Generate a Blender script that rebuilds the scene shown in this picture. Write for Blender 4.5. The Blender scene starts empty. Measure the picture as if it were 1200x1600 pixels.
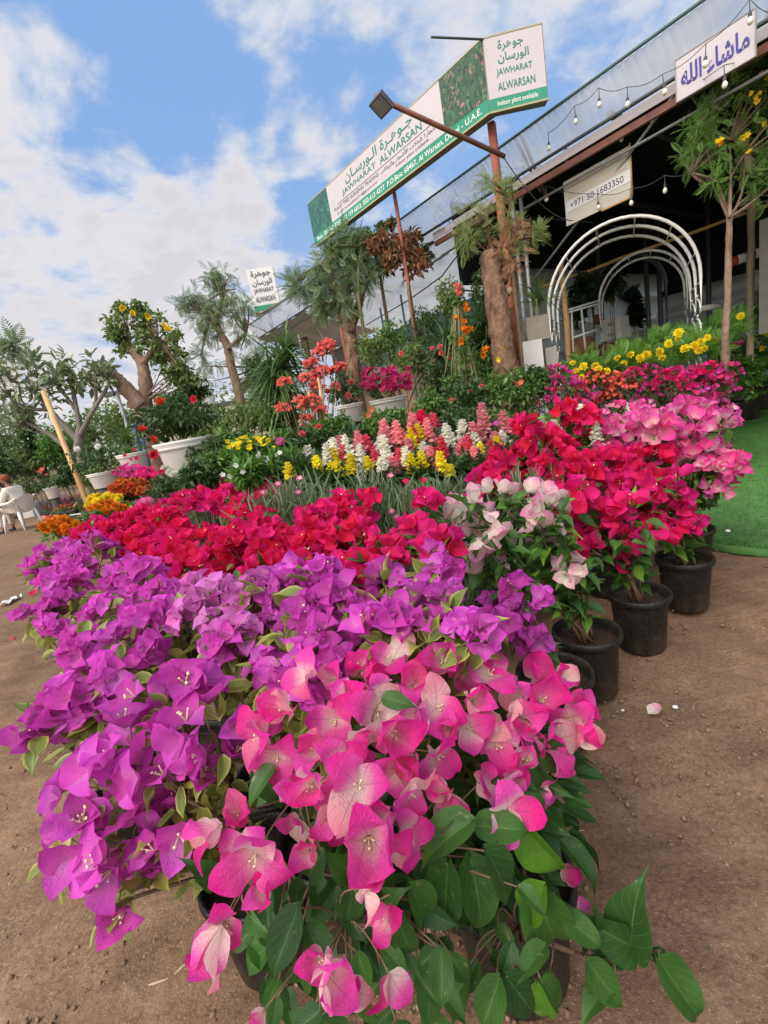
import bpy, math, random
import numpy as np
from mathutils import Vector, Matrix
SC = bpy.context.scene; COL = SC.collection
R = random.Random(7); NR = np.random.default_rng(11)
PI = math.pi
# ------------------------------------------------------------------ camera
H = 1.3; FPX = 712.0; PITCH = math.radians(12.7); ROLL = math.radians(10.4)
Fv = np.array([0, math.cos(PITCH), -math.sin(PITCH)]); R0 = np.array([1., 0, 0]); U0 = np.array([0, math.sin(PITCH), math.cos(PITCH)])
Rv = math.cos(ROLL)*R0 - math.sin(ROLL)*U0; Uv = math.sin(ROLL)*R0 + math.cos(ROLL)*U0
CAM = np.array([0, 0, H])
cd = bpy.data.cameras.new('camera'); co = bpy.data.objects.new('camera', cd); COL.objects.link(co)
cd.sensor_fit = 'HORIZONTAL'; cd.sensor_width = 36; cd.lens = FPX/1200*36; cd.clip_start = .02; cd.clip_end = 900
M4 = Matrix(((Rv[0], Uv[0], -Fv[0], 0), (Rv[1], Uv[1], -Fv[1], 0), (Rv[2], Uv[2], -Fv[2], H), (0, 0, 0, 1)))
co.matrix_world = M4; SC.camera = co
def ray(x, y): return Fv + Rv*(x-600)/FPX - Uv*(y-800)/FPX
def W(x, y, k): return CAM + ray(x, y)*k
def G(x, y, z=0.):
    d = ray(x, y); return CAM + d*((z-H)/d[2])
dA = ray(90, 728); A = np.array([dA[0], dA[1], 0]); A /= np.linalg.norm(A); B = np.array([A[1], -A[0], 0])
def PL(x, y, t):
    d = ray(x, y); return CAM + d*(t/(B@d))
def ST(s, t, z): return A*s + B*t + np.array([0, 0, z])
UP = np.array([0, 0, 1.])
# ------------------------------------------------------------------ world and sun
SUN_EL, SUN_AZ = 50, -130      # azimuth from +Y towards +X
SKY_STRENGTH = .12; EXPOSURE = .55
w = bpy.data.worlds.new('World'); SC.world = w; w.use_nodes = True
nt = w.node_tree; nt.nodes.clear()
def N(t, typ, **kw):
    n = t.nodes.new(typ)
    for k, v in kw.items(): setattr(n, k, v)
    return n
def mth(t, op, a, b=None, c=None, clamp=False):
    n = N(t, 'ShaderNodeMath', operation=op, use_clamp=clamp)
    for i, v in enumerate((a, b, c)):
        if v is None: continue
        if isinstance(v, (int, float)): n.inputs[i].default_value = v
        else: t.links.new(v, n.inputs[i])
    return n.outputs[0]
def mixc(t, f, a, b, mode='MIX'):
    n = N(t, 'ShaderNodeMix', data_type='RGBA', blend_type=mode)
    for i, v in ((0, f), (6, a), (7, b)):
        if isinstance(v, (int, float)): n.inputs[i].default_value = v
        elif isinstance(v, tuple): n.inputs[i].default_value = (*v, 1)[:4]
        else: t.links.new(v, n.inputs[i])
    return n.outputs[2]
def build_world():
    t = nt
    sky = N(t, 'ShaderNodeTexSky', sky_type='NISHITA', sun_disc=False)
    sky.sun_elevation = math.radians(SUN_EL); sky.sun_rotation = math.radians(SUN_AZ); sky.air_density = 1.0; sky.dust_density = .6; sky.ozone_density = 1.6
    tc = N(t, 'ShaderNodeTexCoord'); sep = N(t, 'ShaderNodeSeparateXYZ'); t.links.new(tc.outputs['Generated'], sep.inputs[0])
    den = mth(t, 'ADD', mth(t, 'MAXIMUM', sep.outputs[2], 0.0), .22)
    cb = N(t, 'ShaderNodeCombineXYZ'); t.links.new(mth(t, 'DIVIDE', sep.outputs[0], den), cb.inputs[0]); t.links.new(mth(t, 'DIVIDE', sep.outputs[1], den), cb.inputs[1])
    def noise(scale, det, rough, off):
        mp = N(t, 'ShaderNodeMapping'); mp.inputs['Location'].default_value = (off, off*1.7, 0); t.links.new(cb.outputs[0], mp.inputs[0])
        n = N(t, 'ShaderNodeTexNoise'); n.inputs['Scale'].default_value = scale; n.inputs['Detail'].default_value = det; n.inputs['Roughness'].default_value = rough
        n.inputs['Distortion'].default_value = .25
        t.links.new(mp.outputs[0], n.inputs['Vector']); return n.outputs[0]
    n1 = noise(4.4, 9, .58, 2.3); n2 = noise(1.3, 3, .5, 7.1); n3 = noise(11., 6, .6, 4.4)
    # cloud masses and clear gaps, as directions in the sky
    blobs = [(20, 60, 90, .28), (40, 330, 150, .10), (110, 490, 210, .32), (330, 430, 110, .24), (190, 360, 90, .12), (335, 235, 40, .24), (450, 235, 34, .24), (518, 190, 40, .28),
             (385, 300, 34, .2), (405, 372, 36, .26), (440, 90, 120, .16), (900, 30, 170, .22), (720, 60, 120, .10), (560, 20, 150, .10), (90, 210, 80, .10), (-200, 300, 300, .12), (1500, 100, 400, .15), (290, 310, 70, .12),
             (175, 140, 120, -.34), (110, 250, 90, -.16), (310, 165, 70, -.16), (470, 320, 70, -.10), (560, 160, 60, -.12), (250, 45, 60, -.12), (540, 60, 70, -.05), (420, 180, 40, -.1), (280, 230, 40, -.1)]
    bias = -.285
    for x, y, r, a in blobs:
        d = ray(x, y); d = d/np.linalg.norm(d)
        vm = N(t, 'ShaderNodeVectorMath', operation='DOT_PRODUCT'); t.links.new(tc.outputs['Generated'], vm.inputs[0]); vm.inputs[1].default_value = tuple(d)
        ang = r/FPX*(1/np.linalg.norm(ray(x, y)))*1.25
        mr = N(t, 'ShaderNodeMapRange', interpolation_type='SMOOTHERSTEP', clamp=True)
        mr.inputs[1].default_value = math.cos(min(ang*1.5, 3)); mr.inputs[2].default_value = 1.0; mr.inputs[3].default_value = 0; mr.inputs[4].default_value = a*.62
        t.links.new(vm.outputs['Value'], mr.inputs[0])
        bias = mth(t, 'ADD', mr.outputs[0], bias)
    dn = mth(t, 'ADD', mth(t, 'MULTIPLY_ADD', n1, 1.30, bias), mth(t, 'MULTIPLY_ADD', n3, .34, mth(t, 'MULTIPLY', n2, .22)))
    mr = N(t, 'ShaderNodeMapRange', interpolation_type='SMOOTHSTEP', clamp=True); t.links.new(dn, mr.inputs[0]); mr.inputs[1].default_value = .62; mr.inputs[2].default_value = 1.04
    cov = mr.outputs[0]
    # thick parts shade grey-lavender, rims stay bright
    mt = N(t, 'ShaderNodeMapRange', interpolation_type='SMOOTHSTEP', clamp=True); t.links.new(mth(t, 'ADD', dn, mth(t, 'MULTIPLY', n2, .25)), mt.inputs[0]); mt.inputs[1].default_value = .92; mt.inputs[2].default_value = 1.32
    k = 1/SKY_STRENGTH
    c_lit = tuple(v*k*.72 for v in (.88, .83, .80)); c_grey = tuple(v*k*.68 for v in (.72, .70, .735))
    cc = mixc(t, mt.outputs[0], c_lit, c_grey)
    skyc = mixc(t, .8, sky.outputs[0], tuple(v*k*.80 for v in (.225, .405, .72)))
    # paler towards the horizon
    hz = N(t, 'ShaderNodeMapRange', interpolation_type='SMOOTHSTEP', clamp=True); t.links.new(sep.outputs[2], hz.inputs[0]); hz.inputs[1].default_value = .42; hz.inputs[2].default_value = -.02
    skyc = mixc(t, mth(t, 'MULTIPLY', hz.outputs[0], .85), skyc, tuple(v*k*.70 for v in (.66, .65, .69)))
    col = mixc(t, mth(t, 'MULTIPLY', cov, .93), skyc, cc)
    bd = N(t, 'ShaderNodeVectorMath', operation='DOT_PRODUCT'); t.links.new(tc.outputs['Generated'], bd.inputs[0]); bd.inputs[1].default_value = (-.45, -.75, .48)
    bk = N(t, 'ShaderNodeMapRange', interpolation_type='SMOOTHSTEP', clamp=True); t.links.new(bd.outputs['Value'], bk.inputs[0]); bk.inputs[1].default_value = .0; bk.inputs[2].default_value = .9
    col = mixc(t, bk.outputs[0], col, tuple(v*k for v in (1.5, 1.42, 1.34)))   # unseen bright patch of sky behind the viewer, added as soft frontal fill
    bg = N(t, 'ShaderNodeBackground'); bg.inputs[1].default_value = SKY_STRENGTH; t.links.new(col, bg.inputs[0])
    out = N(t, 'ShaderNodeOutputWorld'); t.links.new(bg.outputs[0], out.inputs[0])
build_world()
sl = bpy.data.lights.new('sun', 'SUN'); so = bpy.data.objects.new('sun', sl); COL.objects.link(so)
sl.energy = 2.0; sl.angle = math.radians(40); sl.color = (1, .93, .84)
az, el = math.radians(SUN_AZ), math.radians(SUN_EL)
so.rotation_euler = Vector((-math.sin(az)*math.cos(el), -math.cos(az)*math.cos(el), -math.sin(el))).to_track_quat('-Z', 'Y').to_euler()
so.location = (-6, 3, 9)
SC.view_settings.view_transform = 'Standard'; SC.view_settings.look = 'None'; SC.view_settings.exposure = EXPOSURE; SC.view_settings.gamma = 1
SC.cycles.max_bounces = 7; SC.cycles.transparent_max_bounces = 8; SC.cycles.use_denoising = True
# ------------------------------------------------------------------ materials
MATS = {}
def newmat(name):
    m = bpy.data.materials.new(name); m.use_nodes = True; t = m.node_tree; t.nodes.clear()
    o = N(t, 'ShaderNodeOutputMaterial'); MATS[name] = m; return m, t, o
def coord(t, kind='Object'): return N(t, 'ShaderNodeTexCoord').outputs[kind]
def noise(t, vec, scale, det=4, rough=.55):
    n = N(t, 'ShaderNodeTexNoise'); n.inputs['Scale'].default_value = scale; n.inputs['Detail'].default_value = det; n.inputs['Roughness'].default_value = rough
    t.links.new(vec, n.inputs['Vector']); return n.outputs[0]
def ramp(t, f, stops):
    n = N(t, 'ShaderNodeValToRGB'); e = n.color_ramp.elements
    while len(e) < len(stops): e.new(.5)
    for i, (p, c) in enumerate(stops): e[i].position = p; e[i].color = (*c, 1)
    t.links.new(f, n.inputs[0]); return n.outputs[0]
def bump(t, h, s, d=.01):
    n = N(t, 'ShaderNodeBump'); n.inputs['Strength'].default_value = s; n.inputs['Distance'].default_value = d; t.links.new(h, n.inputs['Height']); return n.outputs[0]
def setin(t, sock, v):
    if isinstance(v, (int, float)): sock.default_value = v
    elif isinstance(v, tuple): sock.default_value = (*v, 1)[:4]
    else: t.links.new(v, sock)
def principled(t, col, rough=.6, metal=0., spec=.5, nrm=None):
    p = N(t, 'ShaderNodeBsdfPrincipled'); setin(t, p.inputs['Base Color'], col); setin(t, p.inputs['Roughness'], rough); setin(t, p.inputs['Metallic'], metal)
    p.inputs['Specular IOR Level'].default_value = spec
    if nrm is not None: t.links.new(nrm, p.inputs['Normal'])
    return p.outputs[0]
def simple(name, c1, c2=None, scale=8, rough=.6, metal=0., spec=.4, bmp=0., bscale=None, bd=.01, stretch=None):
    m, t, o = newmat(name); v = coord(t)
    if stretch:
        mp = N(t, 'ShaderNodeMapping'); mp.inputs['Scale'].default_value = stretch; t.links.new(v, mp.inputs[0]); v = mp.outputs[0]
    n = noise(t, v, scale, 6, .6)
    col = ramp(t, n, [(.3, c1), (.7, c2 or tuple(x*.75 for x in c1))])
    nrm = bump(t, noise(t, v, bscale or scale*3, 6, .65), bmp, bd) if bmp else None
    t.links.new(principled(t, col, rough, metal, spec, nrm), o.inputs[0]); return m
def rnd_attr(t): return N(t, 'ShaderNodeAttribute', attribute_name='rnd').outputs['Fac']
def uvsep(t):
    u = N(t, 'ShaderNodeUVMap'); s = N(t, 'ShaderNodeSeparateXYZ'); t.links.new(u.outputs[0], s.inputs[0]); return s.outputs[0], s.outputs[1]
def veins(t, u, v, n=5., width=.10):
    """1 on the midrib and the side veins of a leaf or bract, from its own leaf coordinates."""
    au = mth(t, 'ABSOLUTE', mth(t, 'SUBTRACT', u, .5))
    mid = mth(t, 'LESS_THAN', au, .016)
    f = mth(t, 'FRACT', mth(t, 'SUBTRACT', mth(t, 'MULTIPLY', v, n), mth(t, 'MULTIPLY', au, n*.85)))
    side = mth(t, 'MULTIPLY', mth(t, 'LESS_THAN', f, width), .6)
    return mth(t, 'MAXIMUM', mid, side)
def petal(name, base, main, edge, pale=None, pale_at=.8, transl=.35, vein=.14, spread=.5, hue=.02):
    """Thin coloured bract: colour runs from the base to the edge, each bract differs a little, light passes through."""
    m, t, o = newmat(name); u, v = uvsep(t); r = rnd_attr(t); oi = N(t, 'ShaderNodeObjectInfo').outputs['Random']
    rr = mth(t, 'FRACT', mth(t, 'ADD', r, oi))
    nz = noise(t, coord(t), 55, 3)
    f = mth(t, 'ADD', v, mth(t, 'MULTIPLY_ADD', nz, .5, -.25)); f = mth(t, 'ADD', f, mth(t, 'MULTIPLY_ADD', rr, spread, -spread/2))
    col = ramp(t, f, [(.02, base), (.42, main), (.95, edge)])
    if pale:
        k = N(t, 'ShaderNodeMapRange', clamp=True); t.links.new(rr, k.inputs[0]); k.inputs[1].default_value = pale_at; k.inputs[2].default_value = min(pale_at+.12, 1)
        fade = mth(t, 'MULTIPLY', k.outputs[0], mth(t, 'SUBTRACT', 1.12, mth(t, 'MULTIPLY', v, .75), clamp=True))
        col = mixc(t, fade, col, pale)
    vf = veins(t, u, v)
    col = mixc(t, mth(t, 'MULTIPLY', vf, vein), col, tuple(x*.45 for x in main))
    hs = N(t, 'ShaderNodeHueSaturation'); setin(t, hs.inputs['Hue'], mth(t, 'MULTIPLY_ADD', rr, hue*2, .5-hue)); setin(t, hs.inputs['Value'], mth(t, 'MULTIPLY_ADD', oi, .3, .85)); t.links.new(col, hs.inputs['Color'])
    col = hs.outputs[0]
    nrm = bump(t, mth(t, 'ADD', mth(t, 'MULTIPLY_ADD', noise(t, coord(t), 14, 3), 2.2, nz), mth(t, 'MULTIPLY', vf, -.7)), .55, .007)
    p = principled(t, col, .6, 0, .25, nrm)
    tr = N(t, 'ShaderNodeBsdfTranslucent'); t.links.new(col, tr.inputs[0])
    mx = N(t, 'ShaderNodeMixShader'); mx.inputs[0].default_value = transl; t.links.new(p, mx.inputs[1]); t.links.new(tr.outputs[0], mx.inputs[2]); t.links.new(mx.outputs[0], o.inputs[0])
    return m
def leafmat(name, dark, light, rough=.42, transl=.22, edge=None, spec=.4, vein=.32, young=None):
    m, t, o = newmat(name); u, v = uvsep(t); r = rnd_attr(t)
    nz = noise(t, coord(t), 30, 3)
    col = mixc(t, r, dark, light)
    if young:
        k = N(t, 'ShaderNodeMapRange', clamp=True); t.links.new(r, k.inputs[0]); k.inputs[1].default_value = .78; k.inputs[2].default_value = .9
        col = mixc(t, k.outputs[0], col, young)
    col = mixc(t, mth(t, 'MULTIPLY', ramp(t, noise(t, coord(t), 11, 5, .65), [(.40, (0, 0, 0)), (.68, (1, 1, 1))]), .55), col, tuple(x*.5 for x in dark)); col = mixc(t, mth(t, 'MULTIPLY', ramp(t, noise(t, coord(t), 70, 2, .5), [(.68, (0, 0, 0)), (.74, (1, 1, 1))]), .5), col, (.26, .24, .12))
    vf = veins(t, u, v, 6., .08)
    col = mixc(t, mth(t, 'MULTIPLY', vf, vein), col, tuple(min(1, x*1.8+.02) for x in light))
    if edge:
        au = mth(t, 'ABSOLUTE', mth(t, 'SUBTRACT', u, .5)); k = N(t, 'ShaderNodeMapRange', clamp=True); t.links.new(au, k.inputs[0]); k.inputs[1].default_value = .34; k.inputs[2].default_value = .48
        col = mixc(t, mth(t, 'MULTIPLY', k.outputs[0], .75), col, edge)
    nrm = bump(t, mth(t, 'ADD', nz, mth(t, 'MULTIPLY', vf, -.5)), .3, .004)
    p = principled(t, col, rough, 0, spec, nrm)
    if transl:
        tr = N(t, 'ShaderNodeBsdfTranslucent'); t.links.new(mixc(t, .5, col, tuple(min(1, x*1.5) for x in light)), tr.inputs[0])
        mx = N(t, 'ShaderNodeMixShader'); mx.inputs[0].default_value = transl; t.links.new(p, mx.inputs[1]); t.links.new(tr.outputs[0], mx.inputs[2]); p = mx.outputs[0]
    t.links.new(p, o.inputs[0]); return m
# bracts
petal('hot_pink', (.90, .70, .66), (.88, .12, .44), (.84, .02, .35), (.90, .82, .72), .84, .45, .40, .62)
petal('violet', (.82, .26, .68), (.75, .125, .60), (.66, .06, .54), None, transl=.42, vein=.10)
petal('mauve', (.76, .36, .63), (.73, .23, .59), (.66, .13, .55), None, transl=.36, vein=.10)
petal('crimson', (.80, .03, .15), (.80, .016, .13), (.72, .012, .16), None, transl=.40, vein=.08)
petal('cherry', (.82, .04, .19), (.82, .02, .18), (.74, .014, .21), None, transl=.40, vein=.08)
petal('blush', (.92, .89, .76), (.91, .66, .68), (.87, .22, .55), (.92, .89, .78), .58, .5, .12, .6)
petal('candy', (.88, .68, .64), (.87, .19, .46), (.84, .05, .40), (.88, .76, .70), .82, .42, .12, .6)
petal('magenta', (.76, .14, .36), (.74, .06, .30), (.66, .04, .30), None, transl=.4, hue=.04)
petal('hibiscus_red', (.62, .03, .03), (.72, .045, .03), (.70, .05, .04), None, transl=.3)
petal('plum', (.55, .05, .16), (.50, .03, .13), (.45, .03, .18), None, transl=.3, hue=.03)
petal('coral', (.86, .32, .24), (.84, .20, .16), (.80, .13, .13), None, transl=.3)
petal('orange_red', (.82, .26, .16), (.80, .17, .11), (.74, .10, .10), None, transl=.3, hue=.03)
petal('yellow_petal', (.88, .70, .03), (.89, .72, .025), (.87, .64, .02), None, transl=.3)
petal('orange_petal', (.82, .30, .01), (.82, .26, .01), (.78, .20, .01), None, transl=.25)
petal('rust_petal', (.50, .10, .02), (.55, .10, .025), (.60, .14, .04), None, transl=.2)
petal('white_petal', (.82, .80, .70), (.84, .83, .78), (.85, .84, .80), None, transl=.35, vein=.03)
petal('snap_white', (.78, .80, .55), (.84, .83, .72), (.85, .83, .76), None, transl=.5, vein=.03)
petal('snap_yellow', (.88, .78, .05), (.89, .78, .045), (.88, .72, .03), None, transl=.5, vein=.03)
petal('snap_pink', (.90, .48, .44), (.89, .38, .40), (.87, .32, .38), None, transl=.5, vein=.03)
petal('snap_coral', (.86, .18, .22), (.85, .13, .20), (.82, .10, .20), None, transl=.5, vein=.03)
petal('purple_petal', (.12, .03, .25), (.10, .02, .22), (.12, .03, .28), None, transl=.2)
# leaves
leafmat('boug_leaf', (.030, .085, .020), (.09, .20, .035), .42, .26, spec=.3, young=(.17, .36, .035))
leafmat('boug_leaf_big', (.022, .065, .018), (.06, .155, .024), .42, .26, spec=.25, young=(.095, .25, .022), vein=.42)
leafmat('boug_leaf_variegated', (.10, .16, .035), (.30, .34, .07), .42, .25, edge=(.50, .47, .12), young=(.42, .42, .10))
leafmat('green_leaf', (.045, .11, .02), (.13, .24, .045), .45, .25, young=(.16, .28, .05))
leafmat('dark_leaf', (.026, .06, .02), (.075, .14, .036), .45, .22, spec=.3)
leafmat('fresh_leaf', (.05, .14, .02), (.13, .27, .04), .45, .3)
leafmat('feather_leaf', (.06, .11, .05), (.16, .23, .11), .55, .3)
leafmat('gold_feather_leaf', (.075, .13, .035), (.22, .28, .09), .55, .35)
leafmat('grey_leaf', (.085, .13, .065), (.17, .23, .12), .6, .2)
leafmat('plumeria_leaf', (.10, .15, .07), (.25, .31, .16), .45, .25)
leafmat('dry_leaf', (.16, .07, .03), (.36, .17, .08), .8, .2)
leafmat('strap_leaf', (.045, .11, .025), (.14, .24, .06), .45, .25, vein=.1)
leafmat('rubber_leaf', (.010, .022, .012), (.026, .05, .022), .3, .05)
leafmat('hedge_leaf', (.075, .14, .035), (.20, .28, .075), .55, .25)
leafmat('turf_blade', (.03, .115, .022), (.11, .29, .065), .6, .2, vein=0)
# plain surfaces
simple('stem_green', (.10, .15, .04), (.16, .12, .06), 30, .6)
simple('stem_brown', (.13, .075, .045), (.20, .13, .08), 30, .75)
simple('floret_cream', (.80, .74, .48), (.72, .60, .35), 60, .5)
def potmat():
    m, t, o = newmat('black_plastic'); v = coord(t)
    sp = mth(t, 'GREATER_THAN', noise(t, v, 260, 2, .6), .655); ring = noise(t, v, 6, 4)
    big = ramp(t, noise(t, v, 9, 5), [(.45, (0, 0, 0)), (.75, (1, 1, 1))])
    d = mth(t, 'MULTIPLY', sp, big)
    col = mixc(t, mth(t, 'MULTIPLY', sp, .55), mixc(t, mth(t, 'MULTIPLY', ring, .5), (.006, .006, .0065), (.018, .017, .016)), (.28, .26, .22))
    dust = ramp(t, noise(t, v, 4.5, 7, .7), [(.46, (0, 0, 0)), (.72, (1, 1, 1))]); col = mixc(t, mth(t, 'MULTIPLY', dust, .35), col, (.16, .115, .08))
    t.links.new(principled(t, col, .5, 0, .35, bump(t, noise(t, v, 18, 5), .25, .006)), o.inputs[0])
potmat()
simple('soil', (.030, .018, .011), (.075, .045, .028), 60, .95, bmp=.8, bscale=90, bd=.02)
simple('white_plastic', (.74, .73, .71), (.62, .61, .58), 5, .4, bmp=.05)
simple('white_paint', (.76, .76, .75), (.64, .63, .60), 18, .42, bmp=.08)
simple('rust_paint', (.30, .075, .04), (.20, .06, .04), 14, .6, bmp=.15)
simple('brown_steel', (.16, .062, .045), (.24, .10, .075), 6, .6, bmp=.1)
simple('dark_steel', (.045, .05, .055), (.08, .085, .09), 10, .5, .3)
simple('grey_pipe', (.30, .31, .32), (.22, .22, .23), 12, .5, .3)
simple('bamboo', (.52, .34, .14), (.40, .24, .10), 10, .5, bmp=.2, stretch=(1, 1, .25))
simple('bare_pole', (.48, .36, .22), (.30, .26, .22), 14, .7, bmp=.4, stretch=(1, 1, .3))
simple('bark', (.085, .045, .028), (.34, .20, .125), 13, .95, bmp=1., bscale=24, bd=.07, stretch=(1, 1, .45))
simple('pale_bark', (.30, .205, .145), (.15, .10, .07), 9, .95, bmp=1., bscale=22, bd=.05, stretch=(1, 1, .5))
simple('grey_bark', (.20, .175, .145), (.12, .10, .085), 12, .9, bmp=.5, bscale=40)
simple('cut_wood', (.40, .29, .18), (.30, .21, .13), 20, .8)
simple('concrete', (.36, .33, .28), (.26, .24, .21), 7, .9, bmp=.4)
simple('grey_board', (.40, .38, .36), (.33, .31, .30), 6, .8, bmp=.1)
simple('cardboard_white', (.66, .65, .64), (.58, .57, .56), 6, .7)
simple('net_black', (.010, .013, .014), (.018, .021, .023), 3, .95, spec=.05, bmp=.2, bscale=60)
simple('net_green', (.07, .13, .125), (.10, .17, .16), 4, .8)
simple('dark_plastic_trough', (.02, .02, .022), (.05, .045, .04), 8, .6)
simple('terracotta', (.30, .10, .05), (.22, .08, .045), 9, .8)
simple('red_paint', (.55, .06, .04), (.45, .05, .04), 10, .5)
simple('lamp_grey', (.10, .11, .12), (.07, .075, .08), 10, .5, .2)
simple('bulb_glass', (.78, .75, .66), (.70, .66, .56), 30, .25)
simple('wire', (.04, .04, .045), (.06, .06, .06), 20, .6)
simple('sign_white', (.54, .50, .53), (.49, .46, .49), 2, .45)
simple('sign_green', (.02, .27, .17), (.025, .24, .155), 4, .45)
simple('letter_green', (.015, .20, .15), (.02, .18, .14), 8, .5)
simple('letter_white', (.80, .80, .78), (.76, .76, .74), 8, .5)
simple('letter_blue', (.055, .05, .28), (.045, .04, .24), 12, .5)
simple('letter_black', (.05, .055, .065), (.035, .04, .05), 12, .5)
simple('letter_faded', (.56, .43, .33), (.50, .41, .33), 14, .6)
simple('faded_panel', (.47, .50, .42), (.52, .46, .40), 5, .6)
simple('paper_white', (.68, .68, .68), (.60, .60, .60), 4, .6)
simple('sign_edge', (.42, .38, .22), (.36, .33, .22), 6, .6)
simple('sign_back', (.20, .19, .175), (.25, .24, .22), 6, .6)
simple('skin', (.24, .12, .075), (.20, .10, .06), 20, .55)
simple('turban_cloth', (.30, .085, .035), (.20, .05, .025), 30, .85, bmp=.5)
simple('beard_hair', (.016, .013, .012), (.03, .024, .02), 60, .7)
simple('white_cloth', (.70, .67, .62), (.62, .59, .54), 12, .85, bmp=.35, bscale=10, bd=.04)
simple('cream_cloth', (.58, .50, .42), (.50, .43, .36), 12, .85, bmp=.35, bscale=10, bd=.04)
simple('shoe', (.035, .028, .026), (.05, .04, .035), 20, .6)
simple('fence_wood', (.34, .23, .15), (.22, .15, .10), 6, .85, bmp=.4, stretch=(1, 1, .2))
simple('far_wall', (.52, .44, .36), (.45, .38, .32), 2, .9)
simple('far_tank', (.60, .56, .52), (.54, .50, .46), 3, .7)
simple('pebble', (.30, .20, .13), (.11, .07, .045), 40, .95)
simple('pole_blue', (.03, .05, .14), (.05, .06, .12), 5, .5)
simple('litter_paper', (.55, .55, .56), (.62, .60, .58), 20, .7)
def sandmat():
    m, t, o = newmat('sand'); v = coord(t)
    a = noise(t, v, .55, 5, .6); b = noise(t, v, 7, 7, .65); c = noise(t, v, 70, 5, .7)
    col = ramp(t, mth(t, 'ADD', mth(t, 'MULTIPLY', a, .6), mth(t, 'MULTIPLY', b, .4)), [(.30, (.125, .072, .042)), (.52, (.215, .131, .080)), (.72, (.36, .236, .150))])
    col = mixc(t, mth(t, 'MULTIPLY', ramp(t, c, [(.32, (1, 1, 1)), (.55, (0, 0, 0))]), .7), col, (.075, .046, .030)); col = mixc(t, mth(t, 'MULTIPLY', ramp(t, noise(t, v, 190, 2, .5), [(.60, (0, 0, 0)), (.70, (1, 1, 1))]), .45), col, (.52, .38, .26))
    # faint scraped streaks along the path
    mp = N(t, 'ShaderNodeMapping'); mp.inputs['Rotation'].default_value = (0, 0, math.radians(34)); mp.inputs['Scale'].default_value = (.5, 6, 1); t.links.new(v, mp.inputs[0])
    s = noise(t, mp.outputs[0], 1.6, 6, .7)
    col = mixc(t, mth(t, 'MULTIPLY', ramp(t, s, [(.45, (0, 0, 0)), (.62, (1, 1, 1))]), .10), col, (.50, .36, .25))
    crumb = noise(t, v, 62, 9, .74); patch = ramp(t, noise(t, v, 3.2, 5, .6), [(.42, (.15, .15, .15)), (.62, (1, 1, 1))])
    h = mth(t, 'ADD', mth(t, 'MULTIPLY', mth(t, 'MULTIPLY', crumb, patch), 1.6), mth(t, 'ADD', mth(t, 'MULTIPLY', noise(t, v, 22, 5, .6), .9), mth(t, 'MULTIPLY', noise(t, v, 230, 3, .6), .30)))
    h = mth(t, 'ADD', h, mth(t, 'MULTIPLY', s, .12))
    col = mixc(t, mth(t, 'MULTIPLY', ramp(t, noise(t, v, 1.1, 4, .6), [(.50, (0, 0, 0)), (.64, (1, 1, 1))]), .45), col, (.17, .098, .058))
    t.links.new(principled(t, col, .95, 0, .12, bump(t, h, .8, .012)), o.inputs[0])
sandmat()
def sheetmat(name, c, tr, rough=.5, clear=0.):
    """Thin translucent sheet (plastic roof, netting)."""
    m, t, o = newmat(name); v = coord(t); col = ramp(t, noise(t, v, 1.7, 6, .6), [(.3, c), (.7, tuple(x*.72 for x in c))])
    p = principled(t, col, rough, 0, .4, bump(t, noise(t, v, 3, 4), .3, .05)); q = N(t, 'ShaderNodeBsdfTranslucent'); t.links.new(col, q.inputs[0])
    mx = N(t, 'ShaderNodeMixShader'); mx.inputs[0].default_value = tr; t.links.new(p, mx.inputs[1]); t.links.new(q.outputs[0], mx.inputs[2]); res = mx.outputs[0]
    if clear:
        cl = N(t, 'ShaderNodeBsdfTransparent'); m3 = N(t, 'ShaderNodeMixShader'); t.links.new(mth(t, 'MULTIPLY', noise(t, v, 2.3, 5, .7), clear*2), m3.inputs[0]); t.links.new(res, m3.inputs[1]); t.links.new(cl.outputs[0], m3.inputs[2]); res = m3.outputs[0]
    t.links.new(res, o.inputs[0])
sheetmat('corrugated_sheet', (.93, .90, .86), .80, .35, .28)
sheetmat('white_sheeting', (.62, .63, .60), .6, .5, .12)
sheetmat('brown_sheeting', (.22, .18, .14), .35)
sheetmat('side_sheeting', (.50, .55, .52), .4)
def photomat(name, greens, spots):
    """Printed foliage picture on the sign."""
    m, t, o = newmat(name); v = coord(t)
    vo = N(t, 'ShaderNodeTexVoronoi'); vo.inputs['Scale'].default_value = 34; mp = N(t, 'ShaderNodeMapping'); mp.inputs['Scale'].default_value = (1, 1, .55); mp.inputs['Rotation'].default_value = (.4, .6, .5); t.links.new(v, mp.inputs[0]); t.links.new(mp.outputs[0], vo.inputs['Vector'])
    col = ramp(t, noise(t, vo.outputs['Color'], 3, 2), [(.3, greens[0]), (.55, greens[1]), (.8, greens[2])])
    f = ramp(t, noise(t, v, 5.5, 5, .7), [(.50, (0, 0, 0)), (.60, (1, 1, 1))])
    sp_ = mth(t, 'GREATER_THAN', noise(t, v, 26, 3, .6), .56); col = mixc(t, mth(t, 'MULTIPLY', mth(t, 'MULTIPLY', f, sp_), .85), col, spots); t.links.new(principled(t, col, .45), o.inputs[0])
photomat('printed_oleander', ((.01, .035, .022), (.03, .10, .05), (.14, .26, .13)), (.50, .18, .22))
photomat('printed_palm', ((.01, .05, .05), (.015, .12, .09), (.12, .28, .12)), (.05, .20, .12))
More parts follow.
